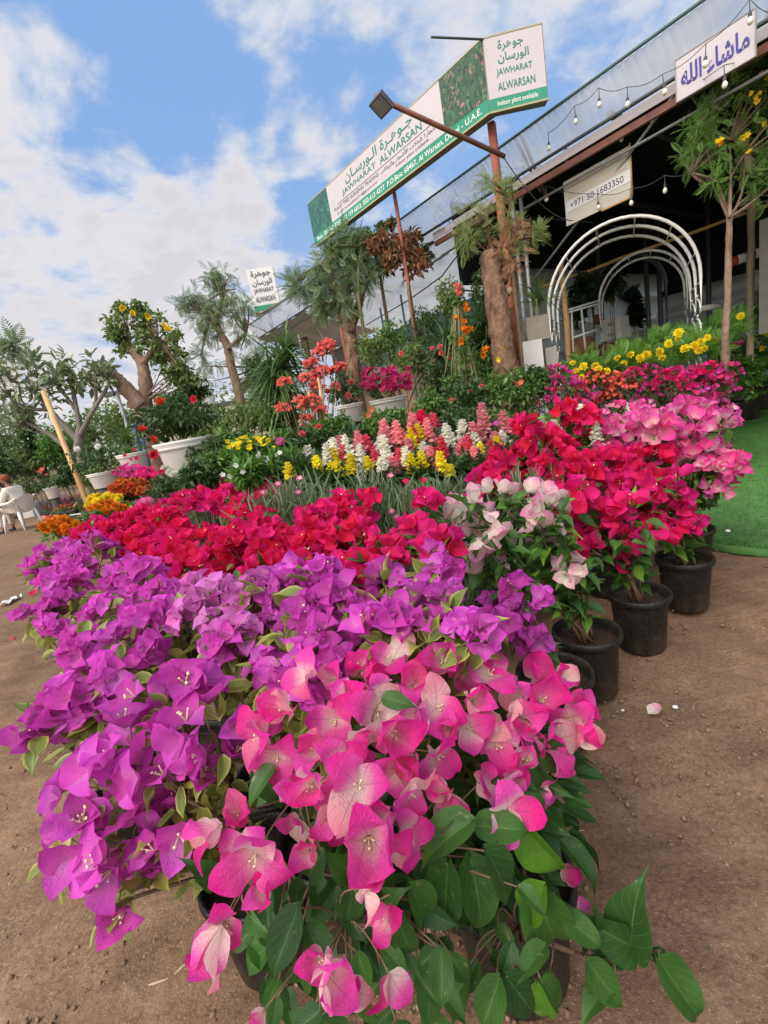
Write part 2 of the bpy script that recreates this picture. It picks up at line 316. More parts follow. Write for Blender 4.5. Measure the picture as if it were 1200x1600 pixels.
# ------------------------------------------------------------------ mesh tools
def nrmz(v): v = np.asarray(v, float); return v/max(np.linalg.norm(v), 1e-9)
class MB:
    def __init__(s): s.v = []; s.uv = []; s.r = []; s.f = []; s.n = 0
    def add(s, v, faces, uv=None, r=None, smooth=True):
        v = np.asarray(v, float); k = len(v); s.v.append(v); s.uv.append(np.zeros((k, 2)) + .5 if uv is None else np.asarray(uv, float)); s.r.append(np.full(k, .5) if r is None else np.broadcast_to(np.asarray(r, float), (k,)))
        for a in faces if isinstance(faces, list) else [faces]:
            a = np.asarray(a, np.int64)
            if a.ndim == 1: a = a[None]
            s.f.append((a + s.n, smooth))
        s.n += k; return s
    def box(s, c, size, ax=None):
        """Box at centre c; ax = three row axes."""
        ax = np.eye(3) if ax is None else np.asarray(ax, float); sg = np.array([[x, y, z] for x in (-1, 1) for y in (-1, 1) for z in (-1, 1)], float)*.5
        v = np.asarray(c, float) + (sg*np.asarray(size, float)) @ ax
        return s.add(v, np.array([[0, 1, 3, 2], [4, 6, 7, 5], [0, 4, 5, 1], [2, 3, 7, 6], [0, 2, 6, 4], [1, 5, 7, 3]]), smooth=False)
    def tube(s, pts, rad, n=8, jit=0., caps=True, rv=.5):
        pts = np.asarray(pts, float); m = len(pts); rad = np.broadcast_to(np.asarray(rad, float), (m,))
        tg = np.gradient(pts, axis=0) if m > 1 else np.array([UP]); V = []; ref = np.array([1., .13, .07]) if abs(nrmz(pts[-1]-pts[0])[2]) > .8 else UP
        for i in range(m):
            t = nrmz(tg[i]); x = nrmz(np.cross(ref, t)); y = np.cross(t, x)
            for j in range(n):
                a = 2*PI*j/n; q = rad[i]*(1 + (NR.uniform(-jit, jit) if jit else 0)); V.append(pts[i] + (x*math.cos(a) + y*math.sin(a))*q)
        F = [[i*n+j, i*n+(j+1) % n, (i+1)*n+(j+1) % n, (i+1)*n+j] for i in range(m-1) for j in range(n)]
        fs = [np.array(F)]
        if caps: fs += [np.arange(n)[::-1], (m-1)*n + np.arange(n)]
        return s.add(V, fs, r=rv)
    def lathe(s, prof, c, n=28, axis=UP, ell=1.0):
        """prof: (radius, height) pairs turned round the axis through c."""
        c = np.asarray(c, float); z = nrmz(axis); x = nrmz(np.cross([0, 1, .01], z)); y = np.cross(z, x); V = []
        for (r, h) in prof:
            for j in range(n): a = 2*PI*j/n; V.append(c + z*h + x*r*math.cos(a) + y*r*ell*math.sin(a))
        F = [[i*n+j, i*n+(j+1) % n, (i+1)*n+(j+1) % n, (i+1)*n+j] for i in range(len(prof)-1) for j in range(n)]
        return s.add(V, np.array(F))
    def scatter(s, tpl, pos, d, up, sc, r=None):
        """Copies of a leaf-like template: base at pos, long axis along d, face towards up."""
        pos = np.atleast_2d(pos); m = len(pos)
        if m == 0: return s
        d = np.asarray(d, float); d = d/np.maximum(np.linalg.norm(d, axis=1, keepdims=True), 1e-9); up = np.broadcast_to(np.asarray(up, float), (m, 3))
        x = np.cross(d, up); x /= np.maximum(np.linalg.norm(x, axis=1, keepdims=True), 1e-6); z = np.cross(x, d)
        sc = np.broadcast_to(np.asarray(sc, float), (m,)); r = NR.random(m) if r is None else np.broadcast_to(np.asarray(r, float), (m,))
        which = NR.integers(0, len(tpl), m)
        for q, (tv, tf, tuv) in enumerate(tpl):
            i = np.where(which == q)[0]
            if len(i) == 0: continue
            V = pos[i, None, :] + sc[i, None, None]*(tv[None, :, 0, None]*x[i, None, :] + tv[None, :, 1, None]*d[i, None, :] + tv[None, :, 2, None]*z[i, None, :])
            k = len(tv); fs = [(f[None] + (np.arange(len(i))*k)[:, None, None]).reshape(-1, f.shape[1]) for f in tf]
            s.add(V.reshape(-1, 3), fs, np.tile(tuv, (len(i), 1)), np.repeat(r[i], k))
        return s
    def mesh(s, name, origin=(0, 0, 0)):
        me = bpy.data.meshes.new(name); v = np.concatenate(s.v) - np.asarray(origin, float)
        lv = np.concatenate([a.ravel() for a, _ in s.f]); lt = np.concatenate([np.full(len(a), a.shape[1]) for a, _ in s.f]); sm = np.concatenate([np.full(len(a), q) for a, q in s.f])
        me.vertices.add(len(v)); me.vertices.foreach_set('co', v.astype(np.float32).ravel()); me.loops.add(len(lv)); me.loops.foreach_set('vertex_index', lv.astype(np.int32))
        me.polygons.add(len(lt)); me.polygons.foreach_set('loop_start', np.concatenate([[0], np.cumsum(lt)[:-1]]).astype(np.int32)); me.polygons.foreach_set('loop_total', lt.astype(np.int32)); me.polygons.foreach_set('use_smooth', sm)
        ul = me.uv_layers.new(name='UVMap'); ul.data.foreach_set('uv', np.concatenate(s.uv)[lv].astype(np.float32).ravel())
        at = me.attributes.new('rnd', 'FLOAT', 'POINT'); at.data.foreach_set('value', np.concatenate(s.r).astype(np.float32))
        me.update(calc_edges=True); me.validate(); return me
    def build(s, name, mat, parent=None, kind=None):
        org = np.zeros(3)
        if parent is not None: org = np.array(parent['_o']) if '_o' in parent else np.array(parent.location)
        me = s.mesh(name, org); me.materials.append(MATS[mat]); o = bpy.data.objects.new(name, me); COL.objects.link(o)
        if parent is not None: o.parent = parent; o['_o'] = tuple(float(x) for x in org)
        if kind: o['kind'] = kind
        return o
def thing(name, label, cat, loc=(0, 0, 0), group=None):
    o = bpy.data.objects.new(name, None); COL.objects.link(o); o.location = tuple(float(x) for x in loc); o.empty_display_size = .1
    o['label'] = label; o['category'] = cat
    if group: o['group'] = group
    return o
def tag(o, label, cat, group=None):
    o['label'] = label; o['category'] = cat
    if group: o['group'] = group
    return o
def copy_thing(o, loc, rz=0., sc=1., label=None, mats=None):
    """A copy of a thing with copies of its parts (and theirs); shares mesh data."""
    r = o.copy(); COL.objects.link(r); r.location = tuple(float(x) for x in loc); r.rotation_euler = (R.uniform(-.06, .06), R.uniform(-.06, .06), rz); r.scale = (sc,)*3
    if label: r['label'] = label
    for ch in o.children:
        c = ch.copy(); COL.objects.link(c); c.parent = r
        for g in ch.children:
            d = g.copy(); COL.objects.link(d); d.parent = c
    return r
# --- leaf templates: (verts, [faces], uv), base at origin, long axis +Y, face +Z
def grid_faces(nu, nv): return np.array([[j*nu+i, j*nu+i+1, (j+1)*nu+i+1, (j+1)*nu+i] for j in range(nv-1) for i in range(nu-1)])
def blade(prof, nu, nv, width, fold=.1, bend=.1, wave=0., cup=0., seed=0, tipcurl=0.):
    g = random.Random(seed); ph = g.uniform(0, 6); V = []; T = []
    for j in range(nv):
        v = j/(nv-1); wv = prof(v)*width*.5
        for i in range(nu):
            u = i/(nu-1)*2-1; x = u*wv; z = fold*abs(u)*wv*2 + cup*(u*u)*wv*2 - bend*v*v - tipcurl*max(0, v-.7)**2*6
            z += wave*math.sin(v*9+ph+(2 if u > 0 else 0))*u*u*width
            y = v - .10*u*u*(1-v)*(1 if v < .3 else .3)
            V.append((x, y*(1-.15*abs(bend)*v), z)); T.append((i/(nu-1), v))
    return np.array(V), [grid_faces(nu, nv)], np.array(T)
ovate = lambda v: max(.02, math.sin(PI*min(1, v**.70*.97+.03)))**(.8+.9*v*v)*(1 if v > .02 else .3)
heart = lambda v: max(.05, (max(0., 4*v**.88*(1-v**.88))**.52)*(1-.22*v**5))
lance = lambda v: max(.02, math.sin(PI*(v**.85*.96+.03)))
strap = lambda v: max(.03, (1-v**3)*(.55+.45*min(1, v*5)))
LEAF_HI = [blade(ovate, 7, 11, .52, f, b, w_, 0, s_, tc) for s_, (f, b, w_, tc) in enumerate([(.22, .18, .03, .3), (.32, .30, .05, .5), (.12, .05, .04, .2), (.40, .42, .03, .2), (.25, -.12, .06, .5)])]
LEAF = [blade(ovate, 5, 6, .54, f, b, w_, 0, s_) for s_, (f, b, w_) in enumerate([(.25, .2, .04), (.35, .35, .05), (.1, .05, .05)])]
LEAF_LO = [blade(ovate, 3, 4, .55, f, b, 0, 0, s_) for s_, (f, b) in enumerate([(.25, .2), (.4, .35), (.1, .0)])]
NARROW = [blade(lance, 3, 4, .24, .3, b, 0, 0, 1) for b in (.1, .3, .5)]
THIN = [blade(lance, 3, 4, .085, .3, b, 0, 0, 1) for b in (.1, .3, .6)]
STRAP = [blade(strap, 3, 9, .06, .4, b, 0, 0, 1) for b in (.55, .85, 1.1)]
PADDLE = [blade(lambda v: max(.03, math.sin(PI*(v**1.25*.93+.04))**.7), 3, 6, .34, .2, b, 0, 0, 1) for b in (.1, .3)]
def frond(n=9, ll=.30, droop=.25):
    V, F, T = [], [], []; 
    for i in range(n):
        v = (i+1)/n; c = np.array([0, v, -droop*v*v])
        for sgn in (-1, 1):
            l = ll*math.sin(PI*(.15+.8*v)); d = np.array([sgn*.85, .5, -.22]); d /= np.linalg.norm(d); wd = np.array([0, .035, 0]); b = len(V)
            V += [c-wd, c+d*l*.5-wd*1.1, c+d*l, c+d*l*.5+wd*1.1]; F.append([b, b+1, b+2, b+3]); T += [(.5, v)]*4
    b = len(V); V += [np.array([-.006, 0, 0]), np.array([.006, 0, 0]), np.array([.003, 1, -droop]), np.array([-.003, 1, -droop])]; F.append([b, b+1, b+2, b+3]); T += [(.5, .5)]*4
    return np.array(V), [np.array(F)], np.array(T)
FROND = [frond(9, .30, .2), frond(8, .34, .4), frond(10, .26, .05)]
def joined(parts):
    V, F, T, n = [], {}, [], 0
    for v, fs, uv in parts:
        V.append(v); T.append(uv)
        for f in fs: F.setdefault(f.shape[1], []).append(f+n)
        n += len(v)
    return np.concatenate(V), [np.concatenate(x) for x in F.values()], np.concatenate(T)
def placed(tpl, pos, d, up, s):
    v, f, uv = tpl; d = nrmz(d); x = np.cross(d, up); x = nrmz(x); z = np.cross(x, d); return np.asarray(pos) + s*(v[:, :1]*x + v[:, 1:2]*d + v[:, 2:3]*z), f, uv
# a bougainvillea flower: three bracts round the axis +Y of the template
def triple(bracts, seed, open_=.6):
    g = random.Random(seed); P = []; a0 = g.uniform(0, 6)
    for k in range(3):
        a = a0 + k*2*PI/3 + g.uniform(-.25, .25); o = np.array([math.cos(a), 0, math.sin(a)]); lean = open_*g.uniform(.55, 1.35)
        d = np.array([0, math.cos(lean), 0]) + o*math.sin(lean); inward = np.array([0, math.sin(lean), 0]) - o*math.cos(lean)
        P.append(placed(g.choice(bracts), o*.03, d, inward, g.uniform(.85, 1.12)))
    return joined(P)
BR_HI = [blade(heart, 9, 12, .98, f, b, w_, c, s_, tc) for s_, (f, b, w_, c, tc) in enumerate([(.04, -.12, .07, .16, .25), (.10, .10, .10, .05, .4), (.0, -.20, .10, .20, .1), (.05, .26, .10, -.08, .3), (.16, .04, .09, .06, .5), (-.05, -.08, .12, .18, -.3)])]
BR_MD = [blade(heart, 5, 6, .86, f, b, w_, c, s_) for s_, (f, b, w_, c) in enumerate([(.05, -.15, .05, .2), (.15, .12, .07, .1), (0, -.2, .08, .25), (.1, .2, .06, 0)])]
BR_PT = [blade(lambda v: max(.03, (max(0., 4*v**.88*(1-v**.88))**.53)*(1-.26*v**5)), 5, 6, .88, f, b, w_, c, s_, .25) for s_, (f, b, w_, c) in enumerate([(.10, -.10, .06, .12), (.2, .14, .07, .05), (.05, .3, .08, .1), (.15, .0, .06, .2)])]
BR_LO = [blade(heart, 3, 4, .86, .1, b, 0, .2, 3) for b in (-.15, .1, .25)]
def floret_tpl(seed):
    mb = MB(); g = random.Random(seed); V, F, T = [], [], []
    parts = []
    for k in range(3):
        a = k*2.1 + g.uniform(-.3, .3); tip = np.array([math.cos(a)*.16, .42 + g.uniform(-.1, .12), math.sin(a)*.16]); n = 6; vv = []
        for q, (s_, rr) in enumerate(((0., .022), (.6, .034), (.92, .028), (1., .075 if k < 2 else .035))):
            for j in range(n): b = 2*PI*j/n; vv.append(tip*s_ + np.array([math.cos(b)*rr*(1 if j % 2 else .75), 0, math.sin(b)*rr*(1 if j % 2 else .75)]))
        ff = [[i*n+j, i*n+(j+1) % n, (i+1)*n+(j+1) % n, (i+1)*n+j] for i in range(3) for j in range(n)]
        parts.append((np.array(vv), [np.array(ff), (3*n+np.arange(n))[None]], np.full((len(vv), 2), .5)))
    return joined(parts)
FLORETS = [floret_tpl(i) for i in range(3)]
def cluster3(bracts, seed, open_, n=3):
    g = random.Random(seed+50); P = []
    for k in range(n):
        a = k*2*PI/n + g.uniform(-.4, .4); o = np.array([math.cos(a), 0, math.sin(a)]); P.append(placed(triple(bracts, seed*7+k, open_), o*.30 + np.array([0, g.uniform(-.12, .1), 0]), nrmz(np.array([0, 1, 0]) + o*g.uniform(.4, .9)), np.array([.1, .2, 1]), g.uniform(.78, 1.)))
    return joined(P)
TRI_HI = [triple(BR_HI, i, (.55, .95, .7, .8, .5, 1., .65)[i]) for i in range(7)]
TRI_FR = [triple([blade(lambda v: max(.03, (max(0., 4*v**.90*(1-v**.90))**.50)*(1-.22*v**5)), 7, 9, .94, f, b, w_, c, s_, .2) for s_, (f, b, w_, c) in enumerate([(.10, -.10, .06, .14), (.2, .14, .08, .05), (.05, .3, .08, .1), (.15, .0, .06, .2)])], i+30, .75) for i in range(6)]
TRI_MD = [cluster3(BR_MD, i, .75) for i in range(6)]
TRI_PT = [cluster3(BR_PT, i, .8, 4) for i in range(6)]
TRI_PAIR = [cluster3(BR_MD, i, .75, 2) for i in range(6)]
TRI_LO = [triple(BR_LO, i, .65) for i in range(4)]
TPL_ME = {}
def tpl_mesh(key, tpl, mat):
    k = (key, mat)
    if k not in TPL_ME:
        mb = MB(); nb = max(1, len(tpl[0])//3); mb.add(tpl[0], tpl[1], tpl[2], np.repeat(NR.random(3), nb)[:len(tpl[0])] if len(tpl[0]) % 3 == 0 else .5); me = mb.mesh(key); me.materials.append(MATS[mat]); TPL_ME[k] = me
    return TPL_ME[k]
def frame(d, spin=0.):
    """Rotation whose Y axis is d."""
    d = nrmz(d); u = UP if abs(d[2]) < .95 else np.array([1., 0, 0]); x = nrmz(np.cross(d, u)); z = np.cross(x, d); c, s_ = math.cos(spin), math.sin(spin); x2, z2 = c*x + s_*z, -s_*x + c*z
    return Matrix(((x2[0], d[0], z2[0]), (x2[1], d[1], z2[1]), (x2[2], d[2], z2[2])))
def rdirs(n, zmin=-1.):
    z = NR.uniform(zmin, 1, n); a = NR.uniform(0, 2*PI, n); q = np.sqrt(1-z*z); return np.stack([q*np.cos(a), q*np.sin(a), z], 1)
def curve3(a, b, bulge, n=7):
    a, b = np.asarray(a, float), np.asarray(b, float); m = (a+b)/2 + np.asarray(bulge, float); t = np.linspace(0, 1, n)[:, None]; return (1-t)**2*a + 2*t*(1-t)*m + t*t*b
# ------------------------------------------------------------------ ground and turf
def build_ground():
    mb = MB(); xs = np.concatenate([np.linspace(-400, -14, 14), np.linspace(-13, -3.2, 40), np.linspace(-3, 3.2, 210), np.linspace(3.4, 14, 24), np.linspace(20, 400, 10)]); ys = np.concatenate([np.linspace(-60, -.5, 12), np.linspace(-.2, 4.2, 160), np.linspace(4.4, 14, 50), np.linspace(16, 500, 18)])
    X, Y = np.meshgrid(xs, ys); Z = np.zeros_like(X)
    for k in range(70):
        f = NR.uniform(3, 42); a = NR.uniform(0, 6.3); Z += .016/f**.9*np.sin(f*(X*math.cos(a)+Y*math.sin(a)) + NR.uniform(0, 6))
    Z += NR.normal(0, .0016, X.shape); Z *= np.exp(-np.maximum(0, np.hypot(X, Y)-10)/6)
    mb.add(np.stack([X, Y, Z], 2).reshape(-1, 3), grid_faces(len(xs), len(ys))); mb.build('ground', 'sand', kind='structure')
    # clods and small stones lying on the sand
    cl = MB(); ico = [(np.array([[1, 0, 0], [-1, 0, 0], [0, 1, 0], [0, -1, 0], [0, 0, 1], [0, 0, -1]], float)*.5 + q, [np.array([[0, 2, 4], [2, 1, 4], [1, 3, 4], [3, 0, 4], [2, 0, 5], [1, 2, 5], [3, 1, 5], [0, 3, 5]])], np.full((6, 2), .5)) for q in (NR.uniform(-.16, .16, (6, 3)) for _ in range(6))]
    n = 16000; rr = .55 + NR.random(n)**1.4*4.6; th = NR.uniform(-1.25, 1.25, n); p = np.stack([rr*np.sin(th), rr*np.cos(th), np.full(n, .002)], 1)
    cl.scatter(ico, p, rdirs(n), rdirs(n), NR.uniform(.2, 1, n)**4*.018 + .0022); cl.build('gravel', 'pebble', kind='stuff')
build_ground()
def build_turf():
    t0 = 3.34; s0, s1, t1 = -5., 4.4, 11.0
    mb = MB(); n = 60; edge = [ST(s, t0 + .02*math.sin(s*5) + .012*math.sin(s*17), .034) for s in np.linspace(s0, s1, n)]; back = [ST(s, t1, .034) for s in np.linspace(s0, s1, n)]
    V = edge + back + [e*np.array([1, 1, 0]) for e in edge]; F = [[i, i+1, n+i+1, n+i] for i in range(n-1)] + [[i, 2*n+i, 2*n+i+1, i+1] for i in range(n-1)]
    mb.add(V, np.array(F)); 
    m = 130000; s = NR.uniform(-1.3, 4.3, m); t = t0 + .03 + NR.random(m)**1.6*4.2; p = A*s[:, None] + B*t[:, None] + np.array([0, 0, .034]); d = rdirs(m, .35)
    tri = [(np.array([[-.05, 0, 0], [.05, 0, 0], [.0, 1, .15]]), [np.array([[0, 1, 2]])], np.array([[.5, .5]]*3))]
    mb.scatter(tri, p, d, rdirs(m), NR.uniform(.014, .03, m)); mb.build('artificial_grass', 'turf_blade', kind='structure')
build_turf()
# ------------------------------------------------------------------ pots and bougainvilleas
def pot_parts(root, x, y, r=.128, h=.28, mat='black_plastic', rim=True):
    c = (x, y, 0); mb = MB()
    pr = [(0, .004), (r*.76, .003), (r*.80, .012), (r*.93, h*.86), (r*.95, h*.88), (r*1.03, h*.885), (r*1.06, h*.93), (r*1.05, h*.985), (r*1.01, h), (r*.955, h*.985), (r*.93, h*.9), (r*.90, h*.70), (0, h*.69)]
    mb.lathe(pr, c, 40); mb.build('pot', mat, root)
    sb = MB(); k = 22; V = [(x, y, h*.80)]; F = []
    for ring in range(1, 5):
        for j in range(k): a = 2*PI*j/k; q = r*.91*ring/4; V.append((x+q*math.cos(a), y+q*math.sin(a), h*.79 + R.uniform(-.006, .008)))
    F3 = [[0, 1+j, 1+(j+1) % k] for j in range(k)]; F4 = [[1+i*k+j, 1+(i+1)*k+j, 1+(i+1)*k+(j+1) % k, 1+i*k+(j+1) % k] for i in range(3) for j in range(k)]
    sb.add(V, [np.array(F3), np.array(F4)]); sb.build('soil', 'soil', root)
GROUP_B = 'potted bougainvilleas massed on the sand'
def boug(label, clusters, mat, leaf='boug_leaf', pot=None, fs=.036, tris=None, key='tri_md', indiv=True, dens=1., leafs=1., lsize=.05, leaf_tpl=None, potr=.128, poth=.28, florets=True, has_pot=True, zspread=.75, cap=98, cat='bougainvillea', mats=None, name='bougainvillea', group=GROUP_B, stalk=True, dz=0., k=None):
    """Potted shrub: pot, soil, stems, foliage and coloured flower heads. clusters: (world point, radius) or pixel entries (px, py, rpx, z)."""
    fs *= 1.2; lsize *= 1.35; tris = tris or TRI_MD; leaf_tpl = leaf_tpl or LEAF; cl = []
    for c in clusters:
        if len(c) == 2: cl.append((np.asarray(c[0], float), c[1]))
        else:
            P = G(c[0], c[1], c[3]+dz) if k is None else W(c[0], c[1], k*R.uniform(.96, 1.05)); cl.append((P, c[2]*((P-CAM)@Fv)/FPX))
    mid = np.mean([p for p, _ in cl], axis=0)
    if pot is None: pot = mid[:2]
    x, y = pot; root = thing(name, label, cat, (x, y, 0), group)
    if has_pot: pot_parts(root, x, y, potr, poth)
    base = np.array([x, y, poth*.78 if has_pot else 0.]); st = MB(); lf = MB(); fl = []
    for (P, r) in cl:
        b0 = base + np.array([R.uniform(-.03, .03), R.uniform(-.03, .03), 0]); hub = P - np.array([0, 0, r*.35])
        cv = curve3(b0, hub, np.array([(P[0]-x)*-.15, (P[1]-y)*-.15, .12*max(.1, P[2]-.3)]) + NR.normal(0, .015, 3), 9); st.tube(cv, np.linspace(.0075, .0035, 9), 6)
        # leaves up the stem
        nst = int(14*leafs); q = NR.uniform(.25, 1, nst); idx = q*8; i0 = np.minimum(idx.astype(int), 7); pp = cv[i0] + (cv[i0+1]-cv[i0])*(idx-i0)[:, None]
        dd = rdirs(nst, -.5); lf.scatter(leaf_tpl, pp + dd*.012, dd, UP + NR.normal(0, .35, (nst, 3)), lsize*NR.uniform(.6, 1.2, nst))
        # side twigs and flower heads over the upper shell of the cluster
        n = max(3, int(dens*2.7*(r/fs)**2)); n = min(n, 60)
        D = rdirs(n, -.45); E_ = np.array([1, 1, zspread]); fp = hub + np.array([0, 0, r*.25]) + D*E_*r*NR.uniform(.55, 1.02, n)[:, None]
        fl += [(fp[i], nrmz(D[i]*.8 + UP*.45 + NR.normal(0, .4, 3)), fs*R.uniform(.78, 1.18)) for i in range(n)]
        if stalk:
            for i in range(0, n, 2): st.tube(curve3(hub, fp[i], NR.normal(0, .01, 3), 4), np.linspace(.0022, .0013, 4), 4, caps=False)
        nl = int(leafs*n*1.25) + 4; D = rdirs(nl, -.85); lp = hub + D*np.array([1, 1, .8])*r*NR.uniform(.35, .98, nl)[:, None]
        lf.scatter(leaf_tpl, lp, D + NR.normal(0, .45, (nl, 3)) - UP*.25, UP + NR.normal(0, .4, (nl, 3)), lsize*NR.uniform(.55, 1.25, nl))
    st.build('stem', 'stem_brown', root); lf.build('foliage', leaf, root)
    R.shuffle(fl)
    if indiv:
        # the heads nearest to the viewer's side become parts of their own
        fl.sort(key=lambda f: -f[0][2] + .6*np.linalg.norm(f[0]-CAM)); own, rest = fl[:cap], fl[cap:]
        for p, d, s in own:
            k = R.randrange(len(tris)); mm = mat if not mats else R.choice(mats); flower(root, p, d, s, key, tris[k], k, mm, R.random() < (florets if isinstance(florets, float) else .35*florets))
    else: rest = fl
    if rest:
        mb = MB(); mb.scatter(tris, np.array([f[0] for f in rest]), np.array([f[1] for f in rest]), rdirs(len(rest)), np.array([f[2] for f in rest])); mb.build('blossom', mat, root, kind='stuff')
    return root
def flower(root, p, d, s, key, tpl, k, mat, floret=True, spin=None, fsc=1.):
    o = bpy.data.objects.new('flower', tpl_mesh(key + str(k), tpl, mat)); COL.objects.link(o); o.parent = root
    o.matrix_local = Matrix.Translation(Vector(np.asarray(p) - np.array(root.location))) @ frame(d, R.uniform(0, 6) if spin is None else spin).to_4x4() @ Matrix.Scale(s, 4)
    if floret:
        q = R.randrange(3); f = bpy.data.objects.new('floret', tpl_mesh('floret' + str(q), FLORETS[q], 'floret_cream')); COL.objects.link(f); f.parent = o
        f.scale = (fsc,)*3
    return o
# ---- the big pink plant nearest the camera
def hero():
    x, y = .12, .80; KS = 1.42
    root = thing('bougainvillea', 'hot pink and white bougainvillea with the largest flowers, nearest of all the pots', 'bougainvillea', (x, y, 0), GROUP_B)
    pot_parts(root, x, y, .14, .28)
    base = np.array([x, y, .2]); st = MB(); lf = MB()
    F_ = [(515, 1530, .35, 62, (.5, -.8, .3)), (618, 1540, .37, 48, (.3, -.2, -.9)), (405, 1592, .36, 34, (-.5, -.6, -.2)), (580, 1400, .38, 50, (.5, -.2, -.7)), (335, 1478, .37, 72, (-.45, -.2, -.8)), (395, 1350, .39, 66, (-.1, -.9, -.1)), (325, 1302, .42, 56, (-.8, -.2, -.2)),
          (578, 1318, .40, 76, (.15, -.75, .2)), (560, 1225, .43, 66, (.1, -.5, .6)), (480, 1232, .44, 66, (-.3, -.7, .3)), (645, 1248, .46, 52, (.3, -.4, -.5)), (700, 1262, .48, 54, (.2, -.3, -.4)), (800, 1272, .47, 56, (.3, -.8, .2)), (490, 1170, .50, 52, (-.2, -.5, .6)), (618, 1150, .50, 58, (.2, -.8, .3)), (690, 1185, .52, 52, (.4, -.5, -.2)),
          (440, 1105, .54, 58, (-.2, -.6, .6)), (398, 1155, .52, 60, (-.7, -.6, .2)), (540, 1090, .58, 54, (0, -.5, .7)), (592, 1112, .55, 52, (.2, -.7, .4)), (645, 1065, .62, 52, (.1, -.4, .8)), (692, 1030, .64, 48, (.1, -.5, .7)), (610, 1025, .66, 46, (-.2, -.3, .8)), (560, 1040, .66, 42, (-.3, -.3, .8)), (688, 1105, .57, 50, (.4, -.6, .4)), (742, 1092, .60, 46, (.4, -.5, .4)), (768, 1048, .64, 46, (.3, -.3, .8)), (812, 1122, .60, 52, (.4, -.6, .3)), (850, 1090, .62, 50, (.5, -.3, .7)), (872, 1160, .60, 52, (.6, -.5, .1)), (915, 1150, .62, 46, (.9, -.3, .1)), (780, 1168, .58, 50, (.2, -.8, .1)), (905, 1105, .64, 44, (.7, -.2, .6)), (735, 1140, .57, 40, (.2, -.5, .2)),
          (880, 1060, .68, 40, (.6, -.1, .8)), (838, 1052, .68, 42, (.3, -.2, .8)), (855, 1240, .57, 38, (.6, -.4, -.5)), (888, 1365, .60, 32, (.8, -.1, -.4)), (660, 1100, .6, 44, (0, -.4, .8)), (520, 1060, .64, 40, (-.3, -.4, .8)), (720, 1010, .70, 38, (.1, -.2, .9)), (530, 1280, .46, 50, (-.2, -.6, -.1)), (620, 1205, .50, 50, (.1, -.7, .2)), (460, 1290, .48, 36, (-.5, -.6, -.2)), (800, 1220, .55, 44, (.3, -.5, .1))]
    F_ += [(x_, y_, k_, r_, (R.uniform(-.6, .6), R.uniform(-.9, -.1), R.uniform(-.3, .9))) for x_, y_, k_, r_ in ((470, 1060, .62, 44), (420, 1130, .56, 46), (520, 1130, .55, 48), (560, 1160, .52, 50), (650, 1120, .56, 46), (600, 1080, .6, 42), (640, 1190, .5, 52), (530, 1190, .48, 52), (590, 1280, .43, 58), (520, 1260, .45, 54), (610, 1330, .42, 48), (760, 1130, .6, 44), (800, 1080, .64, 42), (830, 1150, .6, 46), (890, 1130, .63, 44), (700, 1140, .56, 46), (730, 1050, .66, 40), (660, 1040, .66, 40), (580, 1060, .63, 40), (860, 1190, .6, 42), (820, 1190, .58, 42), (370, 1330, .42, 44), (410, 1390, .40, 46), (600, 1440, .39, 36), (550, 1550, .37, 40), (500, 1500, .37, 44), (350, 1450, .38, 46), (690, 1235, .48, 44), (640, 1300, .44, 46), (455, 1230, .46, 46), (430, 1190, .5, 44), (480, 1330, .42, 40), (370, 1270, .45, 40), (760, 1220, .54, 42))]
    hubs = [(W(a_, b_, c_*KS), 1) for a_, b_, c_ in ((470, 1240, .52), (600, 1180, .58), (800, 1150, .66), (690, 1090, .70), (560, 1110, .66), (860, 1260, .62), (400, 1360, .49), (540, 1440, .47), (640, 1330, .53))]
    cvs = []
    for hb, _ in hubs:
        cv = curve3(base + NR.normal(0, .015, 3)*np.array([1, 1, 0]), hb, np.array([0, 0, .10]) + NR.normal(0, .02, 3), 12); cvs.append(cv); st.tube(cv, np.linspace(.0065, .0028, 12), 7)
    hp = np.array([h_[0] for h_ in hubs])
    for i, (px, py, k, rp, d) in enumerate(F_):
        k *= KS
        p = W(px, py, k); s = rp*1.0*k/FPX; d = nrmz(nrmz(d) + .35*nrmz(CAM-p)); q = i % 7; c = p - d*s*.30
        flower(root, c, d, s, 'tri_hi', TRI_HI[q], q, 'hot_pink', R.random() < .75, R.uniform(0, 6), .6)
        hb = hp[np.argmin(np.linalg.norm(hp - c, axis=1))]; st.tube(curve3(hb, c + d*s*.04, -d*.03 + NR.normal(0, .006, 3), 7), np.linspace(.0018, .0011, 7), 5)
